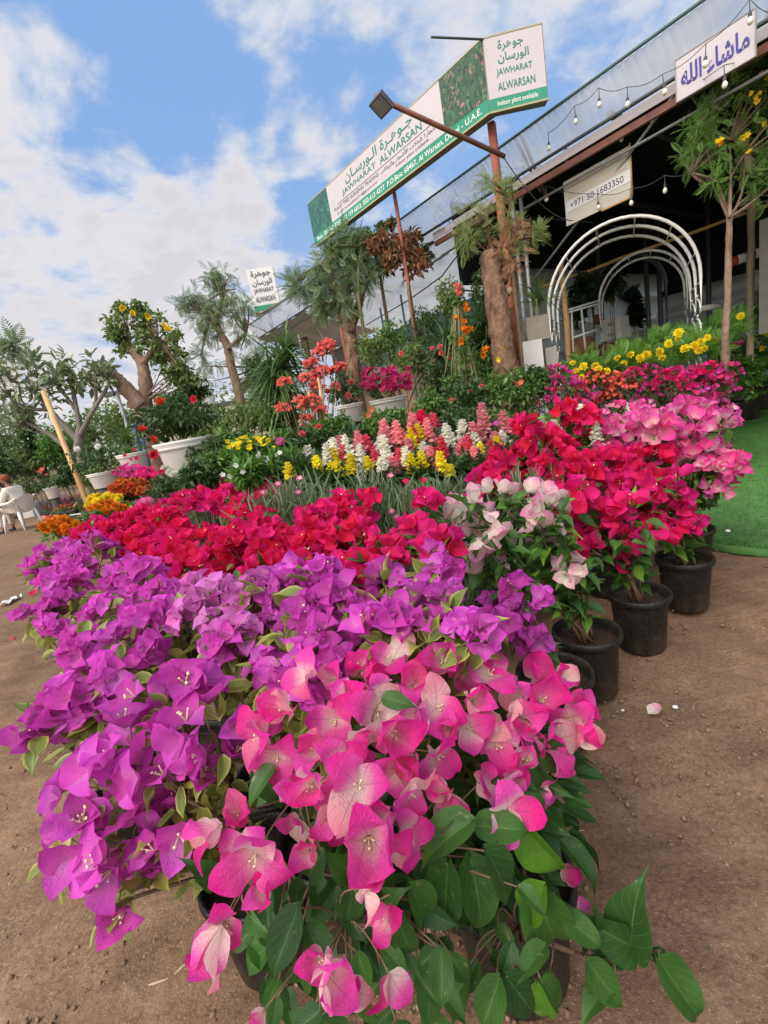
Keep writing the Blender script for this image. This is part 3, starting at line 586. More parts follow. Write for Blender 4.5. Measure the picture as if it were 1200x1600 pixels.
    # named large leaves: pixel base -> tip
    L_ = [(735, 1285, 630, 1345, .44), (745, 1290, 840, 1300, .45), (760, 1330, 820, 1432, .43), (700, 1350, 690, 1475, .45), (735, 1340, 770, 1500, .46), (820, 1290, 898, 1415, .47), (830, 1390, 900, 1535, .47), (690, 1485, 690, 1590, .42), (880, 1430, 950, 1490, .47), (985, 1480, 990, 1372, .50), (990, 1480, 905, 1440, .50), (1020, 1490, 1085, 1575, .49), (1030, 1500, 1100, 1610, .47), (920, 1505, 985, 1590, .47), (850, 1480, 800, 1535, .45), (505, 1330, 460, 1400, .44), (465, 1420, 420, 1545, .42), (425, 1200, 375, 1265, .48), (400, 1200, 450, 1270, .50), (840, 1160, 905, 1215, .57), (850, 1230, 770, 1200, .56), (600, 1090, 655, 1105, .52), (800, 1230, 870, 1265, .54), (840, 1540, 860, 1620, .44), (780, 1530, 750, 1620, .43), (560, 1370, 500, 1330, .45), (590, 1440, 640, 1380, .44), (620, 1430, 650, 1520, .44), (480, 1450, 530, 1540, .42), (330, 1380, 300, 1340, .5), (560, 1490, 580, 1570, .43), (660, 1420, 720, 1455, .45), (910, 1480, 930, 1400, .5), (930, 1490, 1010, 1500, .5), (500, 1580, 440, 1625, .4), (620, 1600, 660, 1660, .41), (950, 1540, 900, 1590, .48)]
    sh = np.array([W(790, 1440, .53*KS), W(860, 1475, .53*KS), W(930, 1500, .52*KS), W(1000, 1488, .52*KS), W(1045, 1520, .51*KS)]); sh = np.vstack([[base], sh]); sq = np.linspace(0, 1, 40); sh = np.stack([np.interp(sq, np.linspace(0, 1, 6), sh[:, i_]) for i_ in range(3)], 1)
    for _ in range(6): sh[1:-1] = (sh[:-2] + sh[1:-1]*2 + sh[2:])/4
    st.tube(sh, np.linspace(.006, .0018, 40), 7); net = np.concatenate(cvs + [sh])
    for i_ in range(36):
        x_, y_ = R.uniform(440, 880), R.uniform(1370, 1590); L_.append((x_, y_, x_ + R.uniform(-60, 60), y_ + R.uniform(30, 95), R.uniform(.42, .56)))
    for i_ in range(44):
        x_, y_ = (R.uniform(400, 800), R.uniform(1440, 1570)) if i_ % 3 else (R.uniform(380, 560), R.uniform(1360, 1480)); L_.append((x_, y_, x_ + R.uniform(-50, 50), y_ + R.uniform(35, 85), R.uniform(.44, .50)))
    for (x0, y0, x1, y1, k) in L_:
        k *= KS*1.04
        p0, p1 = W(x0, y0, k), W(x1, y1, k*R.uniform(.94, 1.02)); d = p1-p0; ln = np.linalg.norm(d)
        up = nrmz(CAM - p0)*.9 + UP*.5 + NR.normal(0, .3, 3); lf.scatter(LEAF_HI, p0, d[None], up[None], ln*.96, R.choice([.1, .3, .5, .65, .75, .93 if x0 > 740 else .5]))
        q_ = net[np.argmin(np.linalg.norm(net - p0, axis=1))]; st.tube(curve3(q_, p0, NR.normal(0, .02, 3) + UP*.02, 7), np.linspace(.0024, .0012, 7), 5)
    # long shoot reaching out over the sand
    # filler leaves inside the bush
    for cv in cvs:
        n = 32; q = NR.uniform(.12, 1, n)*11; i0 = np.minimum(q.astype(int), 10); pp = cv[i0] + (cv[i0+1]-cv[i0])*(q-i0)[:, None]; dd = rdirs(n, -.7)
        pp = pp + dd*NR.uniform(.0, .07, n)[:, None]; lf.scatter(LEAF_HI, pp, dd - UP*.35, UP + NR.normal(0, .4, (n, 3)), NR.uniform(.045, .085, n), NR.uniform(0, .75, n))
    n = 60; D = rdirs(n, -.3); pp = np.array([x, y, .45]) + D*np.array([.17, .15, .22])*NR.uniform(.5, 1, n)[:, None]; lf.scatter(LEAF_HI, pp, D - UP*.5, UP + NR.normal(0, .4, (n, 3)), NR.uniform(.055, .095, n), NR.uniform(0, .6, n))
    st.build('stem', 'stem_brown', root); lf.build('foliage', 'boug_leaf_big', root)
hero()
VAR = dict(florets=.75, leaf='boug_leaf_variegated', lsize=.050, dz=-.09, tris=TRI_PT, key='tri_pt')
def plants():
    # violet bougainvilleas along the left edge
    boug('violet bougainvillea in front of all other violet ones, spilling low over its black pot', [(270, 1090, 62, .84), (330, 1130, 55, .82), (200, 1160, 58, .78), (150, 1215, 55, .72), (250, 1190, 62, .76), (290, 1235, 52, .70), (120, 1310, 55, .62), (200, 1300, 58, .62), (270, 1290, 48, .62), (180, 1400, 44, .52), (235, 1360, 36, .55), (330, 1190, 40, .75)], 'violet', pot=(-.47, .93), fs=.052, potr=.135, dens=1.5, leafs=.8, cap=100, **{**VAR, 'tris': TRI_FR, 'key': 'tri_fr', 'lsize': .036})
    boug('violet bougainvillea leaning far out to the sand with yellowed leaves', [(60, 1125, 38, .80), (110, 1095, 30, .82), (150, 1005, 55, .88), (100, 955, 46, .86), (190, 1050, 46, .86), (60, 960, 22, .86), (150, 1110, 22, .78), (215, 1000, 46, .9)], 'violet', fs=.042, dens=0.65, leafs=2.55, **VAR)
    boug('violet bougainvillea between the crimson hedge and the sand, dotted with tiny white florets', [(85, 880, 40, .92), (150, 870, 46, .94), (180, 905, 40, .92), (110, 915, 38, .88), (60, 895, 26, .88)], 'violet', fs=.040, dens=0.79, leafs=1.53, **VAR)
    boug('deep violet bougainvillea with dense round flower clusters beside the yellow-leaved one', [(225, 900, 40, .95), (250, 940, 44, .93), (190, 955, 44, .90), (240, 975, 44, .90)], 'violet', fs=.040, dens=0.86, leafs=1.70, **VAR)
    boug('pale mauve bougainvillea among the darker violet ones', [(330, 935, 50, .94), (390, 935, 42, .95), (300, 960, 40, .92), (360, 980, 44, .91), (420, 920, 30, .95)], 'mauve', fs=.042, dens=0.86, leafs=1.70, **VAR)
    boug('violet bougainvillea with the tallest dome of flowers in front of the crimson hedge', [(485, 900, 45, .97), (515, 935, 52, .95), (450, 925, 42, .95), (470, 975, 50, .92), (535, 975, 44, .93)], 'violet', fs=.042, dens=0.90, leafs=1.19, **VAR)
    boug('violet bougainvillea behind the pink one with pale green young shoots', [(400, 1000, 55, .88), (350, 1040, 45, .85), (470, 1030, 55, .87), (540, 1020, 50, .88), (510, 1060, 40, .85), (420, 1060, 34, .82)], 'violet', fs=.042, dens=0.72, leafs=2.55, **VAR)
    boug('violet bougainvillea with a yellow-green leaf tuft just above the hot pink flowers', [(600, 905, 40, .97), (665, 885, 44, .99), (640, 945, 46, .95), (700, 955, 44, .94), (600, 985, 44, .92), (740, 990, 30, .92), (660, 1000, 36, .9)], 'violet', fs=.039, dens=0.61, leafs=2.21, **VAR)
    boug('violet bougainvillea with two upright flower clusters beside the row of black pots', [(775, 955, 44, .95), (815, 925, 36, .97), (800, 985, 28, .92), (840, 1000, 22, .88)], 'violet', fs=.040, dens=.8, leafs=1.1, leaf='boug_leaf', lsize=.04, tris=TRI_PT, key='tri_pt', pot=(.50, 1.46), k=1.45)
    # crimson hedge
    C = dict(fs=.048, dens=1.3, leafs=.55, lsize=.048, dz=-.12)
    boug('crimson bougainvillea at the outer end of the crimson hedge by the orange marigolds', [(150, 835, 30, .94), (185, 825, 32, .96), (125, 850, 24, .90), (215, 815, 30, .97)], 'crimson', **C)
    boug('crimson bougainvillea second in the hedge, above the white-dotted violet one', [(245, 815, 34, .98), (215, 845, 36, .94), (270, 840, 36, .96), (235, 870, 34, .91)], 'crimson', **C)
    boug('crimson bougainvillea low in the hedge above the pale mauve one', [(300, 850, 42, .96), (330, 880, 44, .93), (275, 885, 40, .91), (360, 850, 40, .97), (300, 900, 36, .88)], 'crimson', **C)
    boug('crimson bougainvillea at the middle of the hedge with dense ruffled bracts', [(395, 825, 40, .99), (430, 855, 44, .96), (380, 865, 42, .95), (460, 830, 40, .99), (420, 890, 34, .92)], 'crimson', **C)
    boug('crimson bougainvillea with dark leaves at the inner end of the hedge by the grey-green stems', [(520, 805, 38, 1.0), (555, 790, 34, 1.02), (500, 850, 42, .96), (550, 840, 36, .98), (480, 870, 36, .93)], 'crimson', **{**C, 'leafs': .9})
    boug('crimson bougainvillea at the back of the hedge below the hibiscus pot', [(330, 765, 24, 1.0), (300, 785, 28, .99), (355, 785, 28, 1.0), (270, 790, 24, .97)], 'cherry', **C)
    boug('crimson bougainvillea at the back of the hedge below the yellow snapdragons', [(400, 760, 24, 1.02), (430, 785, 28, 1.0), (385, 795, 30, .99), (410, 765, 22, 1.02)], 'crimson', **C)
    boug('crimson bougainvillea with small sparse clusters in front of the pink dianthus', [(610, 845, 28, 1.0), (655, 850, 28, 1.0), (585, 880, 30, .96), (640, 830, 20, 1.02), (660, 790, 24, 1.05), (690, 855, 22, 1.0)], 'cherry', **{**C, 'dens': .8, 'leafs': .9})
    boug('dark red bougainvillea almost buried between the violet domes', [(575, 905, 36, .93), (545, 890, 30, .93), (600, 880, 26, .95)], 'crimson', **C)
    # right-hand block beside the black pots
    D = dict(fs=.060, dens=1.1, leafs=1.2, lsize=.058)
    boug('white and blush bougainvillea in a black pot, flowers standing above long bare stems', [(745, 815, 40, 1.0), (735, 850, 36, .97), (790, 785, 34, 1.02), (835, 790, 38, 1.02), (870, 795, 34, 1.0), (785, 850, 34, .96), (845, 830, 30, .95), (730, 790, 24, 1.02), (905, 880, 30, .88), (870, 860, 26, .88), (770, 890, 24, .9)], 'blush', pot=(.73, 1.69), **{**D, 'leafs': 2., 'dens': .8, 'tris': TRI_PAIR, 'key': 'tri_pair'}, k=1.74)
    boug('crimson bougainvillea in the middle pot of the bare black row by the sand', [(925, 810, 40, .96), (965, 840, 34, .92), (890, 780, 36, 1.0), (985, 800, 34, .97), (900, 835, 28, .92), (995, 860, 24, .85), (930, 855, 26, .88)], 'cherry', pot=(1.09, 1.93), **{**D, 'leafs': 1.1}, k=2.0)
    boug('crimson bougainvillea in the black pot nearest the artificial grass corner', [(1040, 790, 36, .97), (1010, 765, 36, 1.0), (1065, 820, 26, .9), (1020, 830, 28, .88), (1085, 815, 18, .86), (1050, 760, 26, .98)], 'cherry', pot=(1.50, 2.21), **{**D, 'leafs': 1.3}, k=2.32)
    boug('crimson bougainvillea in full bloom behind the black pot row, below the candy pink one', [(940, 735, 42, 1.03), (1000, 725, 40, 1.04), (900, 745, 38, 1.02), (965, 765, 38, 1.0), (870, 730, 32, 1.03)], 'crimson', **{**D, 'leafs': .7, 'dens': 1.2}, k=2.55)
    boug('crimson bougainvillea tallest beside the yellow snapdragons', [(830, 665, 30, 1.12), (850, 695, 34, 1.08), (800, 715, 32, 1.06), (820, 735, 28, 1.03), (780, 735, 24, 1.03), (875, 705, 28, 1.06)], 'crimson', **{**D, 'leafs': .8}, k=2.75)
    boug('crimson bougainvillea with few clusters between the pink dianthus and blush flowers', [(765, 750, 26, 1.04), (790, 770, 24, 1.03), (735, 790, 20, 1.02)], 'cherry', **{**D, 'leafs': 1.}, k=2.3)
    boug('candy pink bougainvillea arching over the artificial grass', [(1020, 670, 38, 1.12), (1060, 690, 40, 1.1), (1100, 690, 36, 1.08), (1070, 650, 30, 1.13), (1120, 720, 34, 1.02), (1080, 730, 36, 1.04), (1115, 760, 24, .97), (1030, 710, 34, 1.07), (1125, 665, 22, 1.1)], 'candy', pot=(1.80, 2.60), **{**D, 'fs': .066}, k=2.62)
    boug('candy pink bougainvillea with paler bracts beside the white snapdragons', [(975, 675, 32, 1.1), (1000, 695, 30, 1.09), (945, 690, 26, 1.07), (985, 655, 22, 1.12)], 'candy', **{**D, 'fs': .062}, k=3.0)
    boug('dark red bougainvillea in front of the white snapdragon, behind the tallest crimson', [(905, 650, 24, 1.14), (880, 660, 22, 1.12), (925, 680, 22, 1.1), (870, 640, 18, 1.14)], 'crimson', **D, k=3.15)
    # small-flowered ones behind
    S = dict(fs=.044, dens=1.5, leafs=2.2, lsize=.038, indiv=False, tris=TRI_LO, florets=False, leaf='dark_leaf', leaf_tpl=LEAF_LO)
    boug('small-flowered pink bougainvillea beside the white arch', [(880, 600, 26, 1.2), (850, 620, 24, 1.15), (910, 620, 24, 1.16), (870, 580, 14, 1.26)], 'magenta', **S, k=5.2)
    boug('salmon red bougainvillea behind the white snapdragon', [(930, 590, 20, 1.22), (970, 600, 26, 1.2), (1005, 598, 26, 1.2), (950, 620, 24, 1.15)], 'orange_red', **S, k=5.3)
    boug('magenta bougainvillea with purple heads behind the candy pink one', [(1020, 615, 28, 1.15), (1050, 590, 26, 1.2), (1010, 580, 20, 1.22), (1040, 640, 24, 1.1)], 'magenta', **S, k=5.1)
    boug('red and magenta bougainvillea next to the potted shrub on the artificial grass', [(1090, 590, 28, 1.2), (1120, 605, 26, 1.17), (1080, 620, 28, 1.15), (1135, 580, 20, 1.22), (1110, 630, 24, 1.1)], 'magenta', pot=W(1112, 640, 4.9)[:2], potr=.16, poth=.32, **S, k=4.75)
    boug('deep red small-flowered bougainvillea between the magenta ones, in front of the yellow blooms', [(1045, 588, 18, 1.2), (1105, 578, 16, 1.2), (1065, 600, 18, 1.2), (990, 585, 14, 1.2), (1128, 598, 16, 1.2)], 'cherry', **S, k=4.7)
    boug('pink small-flowered bougainvillea with pale leaves behind the dark red one', [(900, 640, 18, 1.2), (960, 640, 18, 1.2), (1000, 640, 18, 1.2), (1050, 645, 16, 1.2)], 'candy', **S, k=4.5)
    boug('pink bougainvillea with one big pale bract, above the black pot by the grass', [(1120, 628, 16, 1.14), (1100, 650, 14, 1.08), (1135, 645, 14, 1.08)], 'candy', **{**S, 'fs': .06}, k=4.6)
plants()
# ------------------------------------------------------------------ lettering
def shape(s):
    """Arabic letters in their joined forms, in drawing order."""
    s = s.replace('لأ', '\ue001').replace('لا', '\ue002')
    T = {'ا': (0xFE8D, 0xFE8E, 0, 0), 'أ': (0xFE83, 0xFE84, 0, 0), 'ب': (0xFE8F, 0xFE90, 0xFE91, 0xFE92), 'ة': (0xFE93, 0xFE94, 0, 0), 'ت': (0xFE95, 0xFE96, 0xFE97, 0xFE98), 'ج': (0xFE9D, 0xFE9E, 0xFE9F, 0xFEA0), 'ر': (0xFEAD, 0xFEAE, 0, 0), 'س': (0xFEB1, 0xFEB2, 0xFEB3, 0xFEB4),
         'ش': (0xFEB5, 0xFEB6, 0xFEB7, 0xFEB8), 'ل': (0xFEDD, 0xFEDE, 0xFEDF, 0xFEE0), 'م': (0xFEE1, 0xFEE2, 0xFEE3, 0xFEE4), 'ن': (0xFEE5, 0xFEE6, 0xFEE7, 0xFEE8), 'ه': (0xFEE9, 0xFEEA, 0xFEEB, 0xFEEC), 'و': (0xFEED, 0xFEEE, 0, 0), 'ء': (0xFE80, 0, 0, 0), '\ue001': (0xFEF7, 0xFEF8, 0, 0), '\ue002': (0xFEFB, 0xFEFC, 0, 0), 'ـ': (0x640, 0x640, 0x640, 0x640)}
    out = []
    for i, c in enumerate(s):
        if c not in T: out.append(c); continue
        f = T[c]; pv = s[i-1] if i else ' '; nx = s[i+1] if i+1 < len(s) else ' '
        jp = pv in T and T[pv][2]; jn = f[2] and nx in T and T[nx][1]
        out.append(chr(f[3] if jp and jn else f[1] if jp else f[2] if jn else f[0]))
    return ''.join(reversed(out))
def lettering(body, O, ux, uz, n, box, mat, parent, bold=0., name='lettering', z=.004, keep=False):
    """Flat letters on a surface: box = (u0, v0, u1, v1) in metres from O along ux, uz."""
    cu = bpy.data.curves.new('letters', 'FONT'); cu.body = body; cu.size = 1; cu.offset = bold; cu.resolution_u = 3
    to = bpy.data.objects.new('letters', cu); COL.objects.link(to); bpy.context.view_layer.update()
    me0 = bpy.data.meshes.new_from_object(to.evaluated_get(bpy.context.evaluated_depsgraph_get())); bpy.data.objects.remove(to)
    v = np.array([q.co[:] for q in me0.vertices]); F = [list(p.vertices) for p in me0.polygons]; bpy.data.meshes.remove(me0)
    if len(v) == 0: return None
    lo, hi = v.min(0), v.max(0); u = box[0] + (v[:, 0]-lo[0])/max(hi[0]-lo[0], 1e-6)*(box[2]-box[0]); q = box[1] + (v[:, 1]-lo[1])/max(hi[1]-lo[1], 1e-6)*(box[3]-box[1])
    P = np.asarray(O) + u[:, None]*np.asarray(ux) + q[:, None]*np.asarray(uz) + np.asarray(n)*z
    mb = MB(); by = {}
    for f in F: by.setdefault(len(f), []).append(f)
    mb.add(P, [np.array(x) for x in by.values()], smooth=False); return mb.build(name, mat, parent)
def slab(mb, O, ux, uz, n, u0, v0, u1, v1, depth, off=0.):
    """A board whose front face lies in the plane O, ux, uz, its thickness behind it."""
    c = np.asarray(O) + ux*(u0+u1)/2 + uz*(v0+v1)/2 + n*(off-depth/2); mb.add([c + sx*ux*(u1-u0)/2 + sz*uz*(v1-v0)/2 + sn*n*depth/2 for sx in (-1, 1) for sz in (-1, 1) for sn in (-1, 1)], np.array([[0, 1, 3, 2], [4, 6, 7, 5], [0, 4, 5, 1], [2, 3, 7, 6], [0, 2, 6, 4], [1, 5, 7, 3]]), smooth=False); return mb
AR_NAME = 'جوهرة الورسان'
def big_sign():
    n = -B; ux = nrmz(-A - UP*.035); O = ST(8.14, 5., 4.455); L = 4.27; Hh = .715
    root = thing('nursery_sign', 'long white and green nursery sign with two foliage pictures above the eave', 'sign', O)
    # V-shaped box: long face, short face, back
    P1 = O + ux*L; e = nrmz(np.array([1., -.10, .0])); P2 = P1 + e*.66; 
    n2 = nrmz(np.cross(e, UP)); n2 = -n2 if n2 @ (CAM-P1) < 0 else n2; fp = [O, P1, P2, P2 - n2*.13, P1 + B*.13 + A*.02, O + B*.13]
    b = [p.copy() for p in fp]; tp = [p + UP*Hh for p in fp]; k = 6
    mb = MB(); mb.add(b + tp, [np.array([[0, 5, 4, 1], [1, 4, 3, 2], [6, 7, 10, 11], [7, 8, 9, 10]])] + [np.array([[i, (i+1) % k, k+(i+1) % k, k+i]]) for i in range(k)], smooth=False); mb.build('sign_box', 'sign_back', root)
    n2 = nrmz(np.cross(e, UP)); 
    if n2 @ (CAM-P1) < 0: n2 = -n2
    mb = MB(); slab(mb, O, ux, UP, n, .72, .147, 3.575, Hh-.012, .004, .006); slab(mb, P1, e, UP, n2, .012, .125, .65, Hh-.012, .004, .006); mb.build('sign_face', 'sign_white', root)
    mb = MB(); slab(mb, O, ux, UP, n, .01, .008, L-.003, .145, .004, .006); slab(mb, P1, e, UP, n2, .003, .008, .65, .123, .004, .006); mb.build('green_band', 'sign_green', root)
    mb = MB(); slab(mb, O, ux, UP, n, .01, .147, .718, Hh-.012, .004, .006); mb.build('palm_picture', 'printed_palm', root)
    mb = MB(); slab(mb, O, ux, UP, n, 3.577, .147, L-.003, Hh-.012, .004, .006); mb.build('oleander_picture', 'printed_oleander', root)
    mb = MB(); slab(mb, O, ux, UP, n, 0, -.012, L+.004, .006, .02, .014); slab(mb, P1, e, UP, n2, -.004, -.012, .665, .006, .02, .014); slab(mb, O, ux, UP, n, 0, Hh-.010, L, Hh+.004, .012, .010); slab(mb, P1, e, UP, n2, 0, Hh-.010, .66, Hh+.004, .012, .010); mb.build('trim', 'sign_edge', root)
    T = lambda s, bx, m, bold=0., O_=O, u_=ux, n_=n: lettering(s, O_, u_, UP, n_, bx, m, root, bold, z=.0085)
    T(shape('جـوهـرة الـورسـان'), (1.31, .49, 3.03, .66), 'letter_green', .012); T('JAWHARAT', (1.17, .372, 2.14, .468), 'letter_green', .012); T('ALWARSAN', (2.24, .372, 3.19, .468), 'letter_green', .012)
    mb = MB(); slab(mb, O, ux, UP, n, .98, .335, 3.34, .341, .003, .009); mb.build('rule_line', 'letter_black', root)
    T('PLANT TREE NURSERIES TRADING', (.86, .262, 2.17, .312), 'letter_black'); T(shape('التجارة شتلات الأشجار والنباتات'), (2.22, .245, 3.45, .318), 'letter_black', .006)
    T('E-mail: humaidkhan313@gmail.com', (.93, .182, 2.11, .228), 'letter_black'); T('Indoor plant available', (2.58, .182, 3.28, .232), 'letter_black')
    T('Mob.: 050 168 3350, 052 159 6833, 050 613 4377  P.O.Box: 68467, Al Warsan, Dubai - U.A.E.', (.14, .035, 4.17, .112), 'letter_white', .008)
    S = lambda s, bx, m, bold=0.: lettering(s, P1, e, UP, n2, bx, m, root, bold, z=.0085)
    S(shape('جوهرة'), (.16, .55, .44, .655), 'letter_green', .012); S(shape('الورسان'), (.15, .435, .49, .54), 'letter_green', .012); S('JAWHARAT', (.12, .315, .515, .395), 'letter_green', .012); S('ALWARSAN', (.12, .185, .535, .265), 'letter_green', .012); S('Indoor plant available', (.10, .03, .55, .095), 'letter_white', .008)
    def post(px, py, z1, r, label, zb=0., t=5.18):
        p = PL(px, py, t); mb = MB(); mb.tube([[p[0], p[1], zb], [p[0], p[1], z1]], r, 4); o = mb.build('sign_post', 'rust_paint'); tag(o, label, 'post'); return p
    p = post(786, 360, 4.31, .055, 'thick rust-red square post under the short end of the long sign, beside the lopped trunk')
    post(622, 340, 4.41, .03, 'thin rust-red post under the middle of the long sign, rising behind the dried vine'); post(535, 520, 4.44, .05, 'rust-red post near the far end of the long sign, in front of the feathery tree')
    # floodlight arm
    a0 = PL(783, 242, 5.05); a1 = PL(586, 151, 3.5); fl = thing('floodlight', 'square floodlight on a long rusty arm reaching out in front of the sign', 'floodlight', a1)
    mb = MB(); mb.tube([a0 + (a0-a1)*.03, a1], .026, 8); mb.build('arm', 'brown_steel', fl)
    c = W(596, 164, (a1-CAM)@Fv*1.0); mb = MB(); ax = np.array([nrmz(-A), nrmz(B*.35 + UP*-.25 - A*.1)*1., [0, 0, 0]]); ax[1] = nrmz(ax[1]-ax[0]*(ax[0]@ax[1])); ax[2] = np.cross(ax[0], ax[1]); mb.box(c, (.20, .17, .045), ax)
    for j in range(6): mb.box(c + ax[0]*(-.085+.034*j) + ax[2]*(.03), (.005, .14, .02), ax)
    mb.build('lamp_body', 'lamp_grey', fl); mb = MB(); mb.tube([a1 + nrmz(a0-a1)*.02, c + ax[0]*-.10 + UP*.02, c + ax[0]*-.105], .007, 6); mb.build('bracket', 'dark_steel', fl)
    mb = MB(); q = ax[2] if ax[2][2] < 0 else -ax[2]; mb.box(c + q*.024, (.17, .14, .004), ax); mb.build('glass', 'grey_pipe', fl)
    mb = MB(); mb.tube([PL(765, 62, 5.1), PL(674, 58, 4.35)], .011, 6); tag(mb.build('metal_rod', 'dark_steel'), 'bare thin metal rod sticking out from the top of the long sign', 'rod')
big_sign()
def far_sign():
    k = 14.5; TL, TR, BR, BL = W(389, 426, k), W(426, 415, k), W(437, 470, k), W(399, 489, k); O = BL.copy(); ux = (BR-BL); ux[2] = 0; wd = np.linalg.norm(ux); ux = nrmz(ux); Hh = TL[2]-BL[2]; n = nrmz(np.cross(ux, UP)); 
    if n @ (CAM-O) < 0: n = -n
    root = thing('nursery_sign', 'small upright white nursery sign box standing over the far corner of the roof', 'sign', O)
    mb = MB(); slab(mb, O, ux, UP, n, 0, 0, wd, Hh, .34); mb.build('sign_box', 'paper_white', root)
    mb = MB(); slab(mb, O, ux, UP, n, 0, .02, wd, Hh*.15, .004, .005); mb.build('green_band', 'sign_green', root)
    for s, v0, v1 in ((shape('جوهرة'), .78, .95), (shape('الورسان'), .58, .75), ('JAWHARAT', .41, .54), ('ALWARSAN', .22, .35)): lettering(s, O, ux, UP, n, (wd*.13, Hh*v0, wd*.87, Hh*v1), 'letter_black', root, .018, z=.008)
    mb = MB(); c = O + ux*wd*.5 - n*.17; mb.tube([[c[0], c[1], O[2]], [c[0], c[1], 0]], .06, 6); mb.build('post', 'grey_pipe', root)
far_sign()
# ------------------------------------------------------------------ the shade shed
def zb(px, py, t): return PL(px, py, t)[2]
def shed():
    root = thing('shade_shed', 'long open nursery shed with a corrugated eave and a dark shade-net ceiling', 'shed', ST(4, 7, 0))
    zt = lambda s: 4.37 + max(0, s-6.7)*.014
    # corrugated eave sheet
    mb = MB(); s0, s1 = -3., 14.5; n = 560; ss = np.linspace(s0, s1, n); V = []
    for s in ss:
        for j, (t, dz) in enumerate(((5.9, 0), (6.0, -.12), (6.1, -.25), (6.16, -.335))):
            q = .012*math.sin(s*2*PI/.085); V.append(ST(s, t + q*.8, zt(s) + dz + q + .008*math.sin(s*1.9+j)))
    mb.add(V, np.array([[i*4+j, i*4+j+1, (i+1)*4+j+1, (i+1)*4+j] for i in range(n-1) for j in range(3)])); mb.build('eave_sheet', 'corrugated_sheet', root)
    def bar(s_a, s_b, t, za, zb_, r, mat, name, nn=8):
        mb = MB(); mb.tube([ST(s_a, t, za), ST((s_a+s_b)/2, t, (za+zb_)/2), ST(s_b, t, zb_)], r, nn); mb.build(name, mat, root)
    bar(-3, 6.7, 5.89, 4.385, zt(6.7)+.015, .018, 'net_green', 'edge_pipe'); bar(6.7, 14.5, 5.89, zt(6.7)+.015, zt(14.5)+.015, .018, 'net_green', 'edge_pipe')
    bar(-3, 14.5, 6.14, 4.0, 4.10, .022, 'dark_steel', 'gutter_pipe')
    mb = MB(); mb.box(ST(1.6, 6.27, 4.0), (9.4, .02, .10), [A, B, UP]); mb.build('light_strip', 'sign_white', root)
    mb = MB(); mb.box(ST(1.6, 6.30, 3.885), (9.4, .05, .075), [A, B, UP]); mb.build('beam', 'brown_steel', root)
    mb = MB(); mb.box(ST(10.4, 6.30, 3.93), (8.1, .04, .05), [A, B, UP]); mb.build('beam', 'dark_steel', root)
    # dark ceiling with purlins
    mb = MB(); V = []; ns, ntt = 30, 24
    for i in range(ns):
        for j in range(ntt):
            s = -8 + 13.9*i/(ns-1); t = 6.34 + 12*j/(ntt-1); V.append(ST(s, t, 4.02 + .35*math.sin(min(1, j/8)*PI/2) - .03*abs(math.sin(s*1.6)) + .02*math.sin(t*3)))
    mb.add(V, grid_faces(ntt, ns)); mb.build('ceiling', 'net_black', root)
    for i, s in enumerate((4.7, 3.2, 1.7, .2, -1.3)): mb = MB(); mb.box(ST(s, 12, 4.16), (.06, 11.4, .06), [A, B, UP]); mb.build('purlin', 'dark_steel', root)
    # pale sheeting at the sides and back
    def wall(p0, p1, z0, z1, mat, name, rolls=5):
        mb = MB(); n = 8*rolls+1; m = 24; V = []
        for j in range(n):
            q = j/(n-1); ph = q*rolls
            for i in range(m):
                u = i/(m-1); nn = nrmz(np.cross(p1-p0, UP)); V.append(p0 + (p1-p0)*u + UP*(z0 + (z1-z0)*q + .03*math.sin(u*9)) + nn*(.24*abs(math.sin(PI*ph)) ))
        mb.add(V, grid_faces(m, n)); mb.build(name, mat, root)
    wall(ST(5.95, 7.4, 0), ST(5.95, 17, 0), .15, 3.4, 'side_sheeting', 'side_wall', 6); wall(ST(5.9, 13.5, 0), ST(-9, 13.5, 0), .35, 2.75, 'side_sheeting', 'back_wall', 5)
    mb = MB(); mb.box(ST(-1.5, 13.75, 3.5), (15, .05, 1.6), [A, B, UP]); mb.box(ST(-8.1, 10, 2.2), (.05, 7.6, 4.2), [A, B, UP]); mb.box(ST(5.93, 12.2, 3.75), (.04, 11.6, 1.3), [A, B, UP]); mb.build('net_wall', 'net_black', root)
    # lighter bay with plastic roof
    def roof(s_a, s_b, t_a, t_b, z_a, z_b, mat, sag=.12):
        mb = MB(); V = []; n = 26
        for i in range(n):
            for j in range(n):
                u, v = i/(n-1), j/(n-1); V.append(ST(s_a+(s_b-s_a)*u, t_a+(t_b-t_a)*v, z_a+(z_b-z_a)*v - sag*abs(math.sin(u*PI*3)) *math.sin(PI*v) + .03*math.sin(u*23+v*5)))
        mb.add(V, grid_faces(n, n)); mb.build('plastic_roof', mat, root)
    roof(6.0, 11.2, 6.2, 8.7, 4.05, 3.35, 'white_sheeting'); roof(11.25, 14.6, 6.2, 8.9, 4.1, 3.6, 'brown_sheeting', .2)
    mb = MB(); mb.box(ST(9.3, 8.62, 2.92), (6.6, .03, .90), [A, B, UP]); mb.build('green_net', 'net_green', root)
    mb = MB(); mb.box(ST(9.3, 8.58, 2.42), (6.6, .14, .14), [A, B, UP]); mb.build('parapet', 'concrete', root)
    mb = MB()
    for i in range(44): mb.box(ST(6.1+i*.15, 8.56, 1.17), (.14, .03, 2.34 + R.uniform(-.02, .02)), [A, B, UP])
    mb.build('plank_fence', 'fence_wood', root)
    mb = MB(); mb.box(ST(13.6, 8.8, 1.8), (2.0, .05, 3.5), [A, B, UP]); mb.build('net_wall', 'brown_sheeting', root)
    def pipe(p, q, r, mat='grey_pipe', name='pole'):
        mb = MB(); mb.tube([p, (np.asarray(p)+q)/2, q], r, 8); mb.build(name, mat, root)
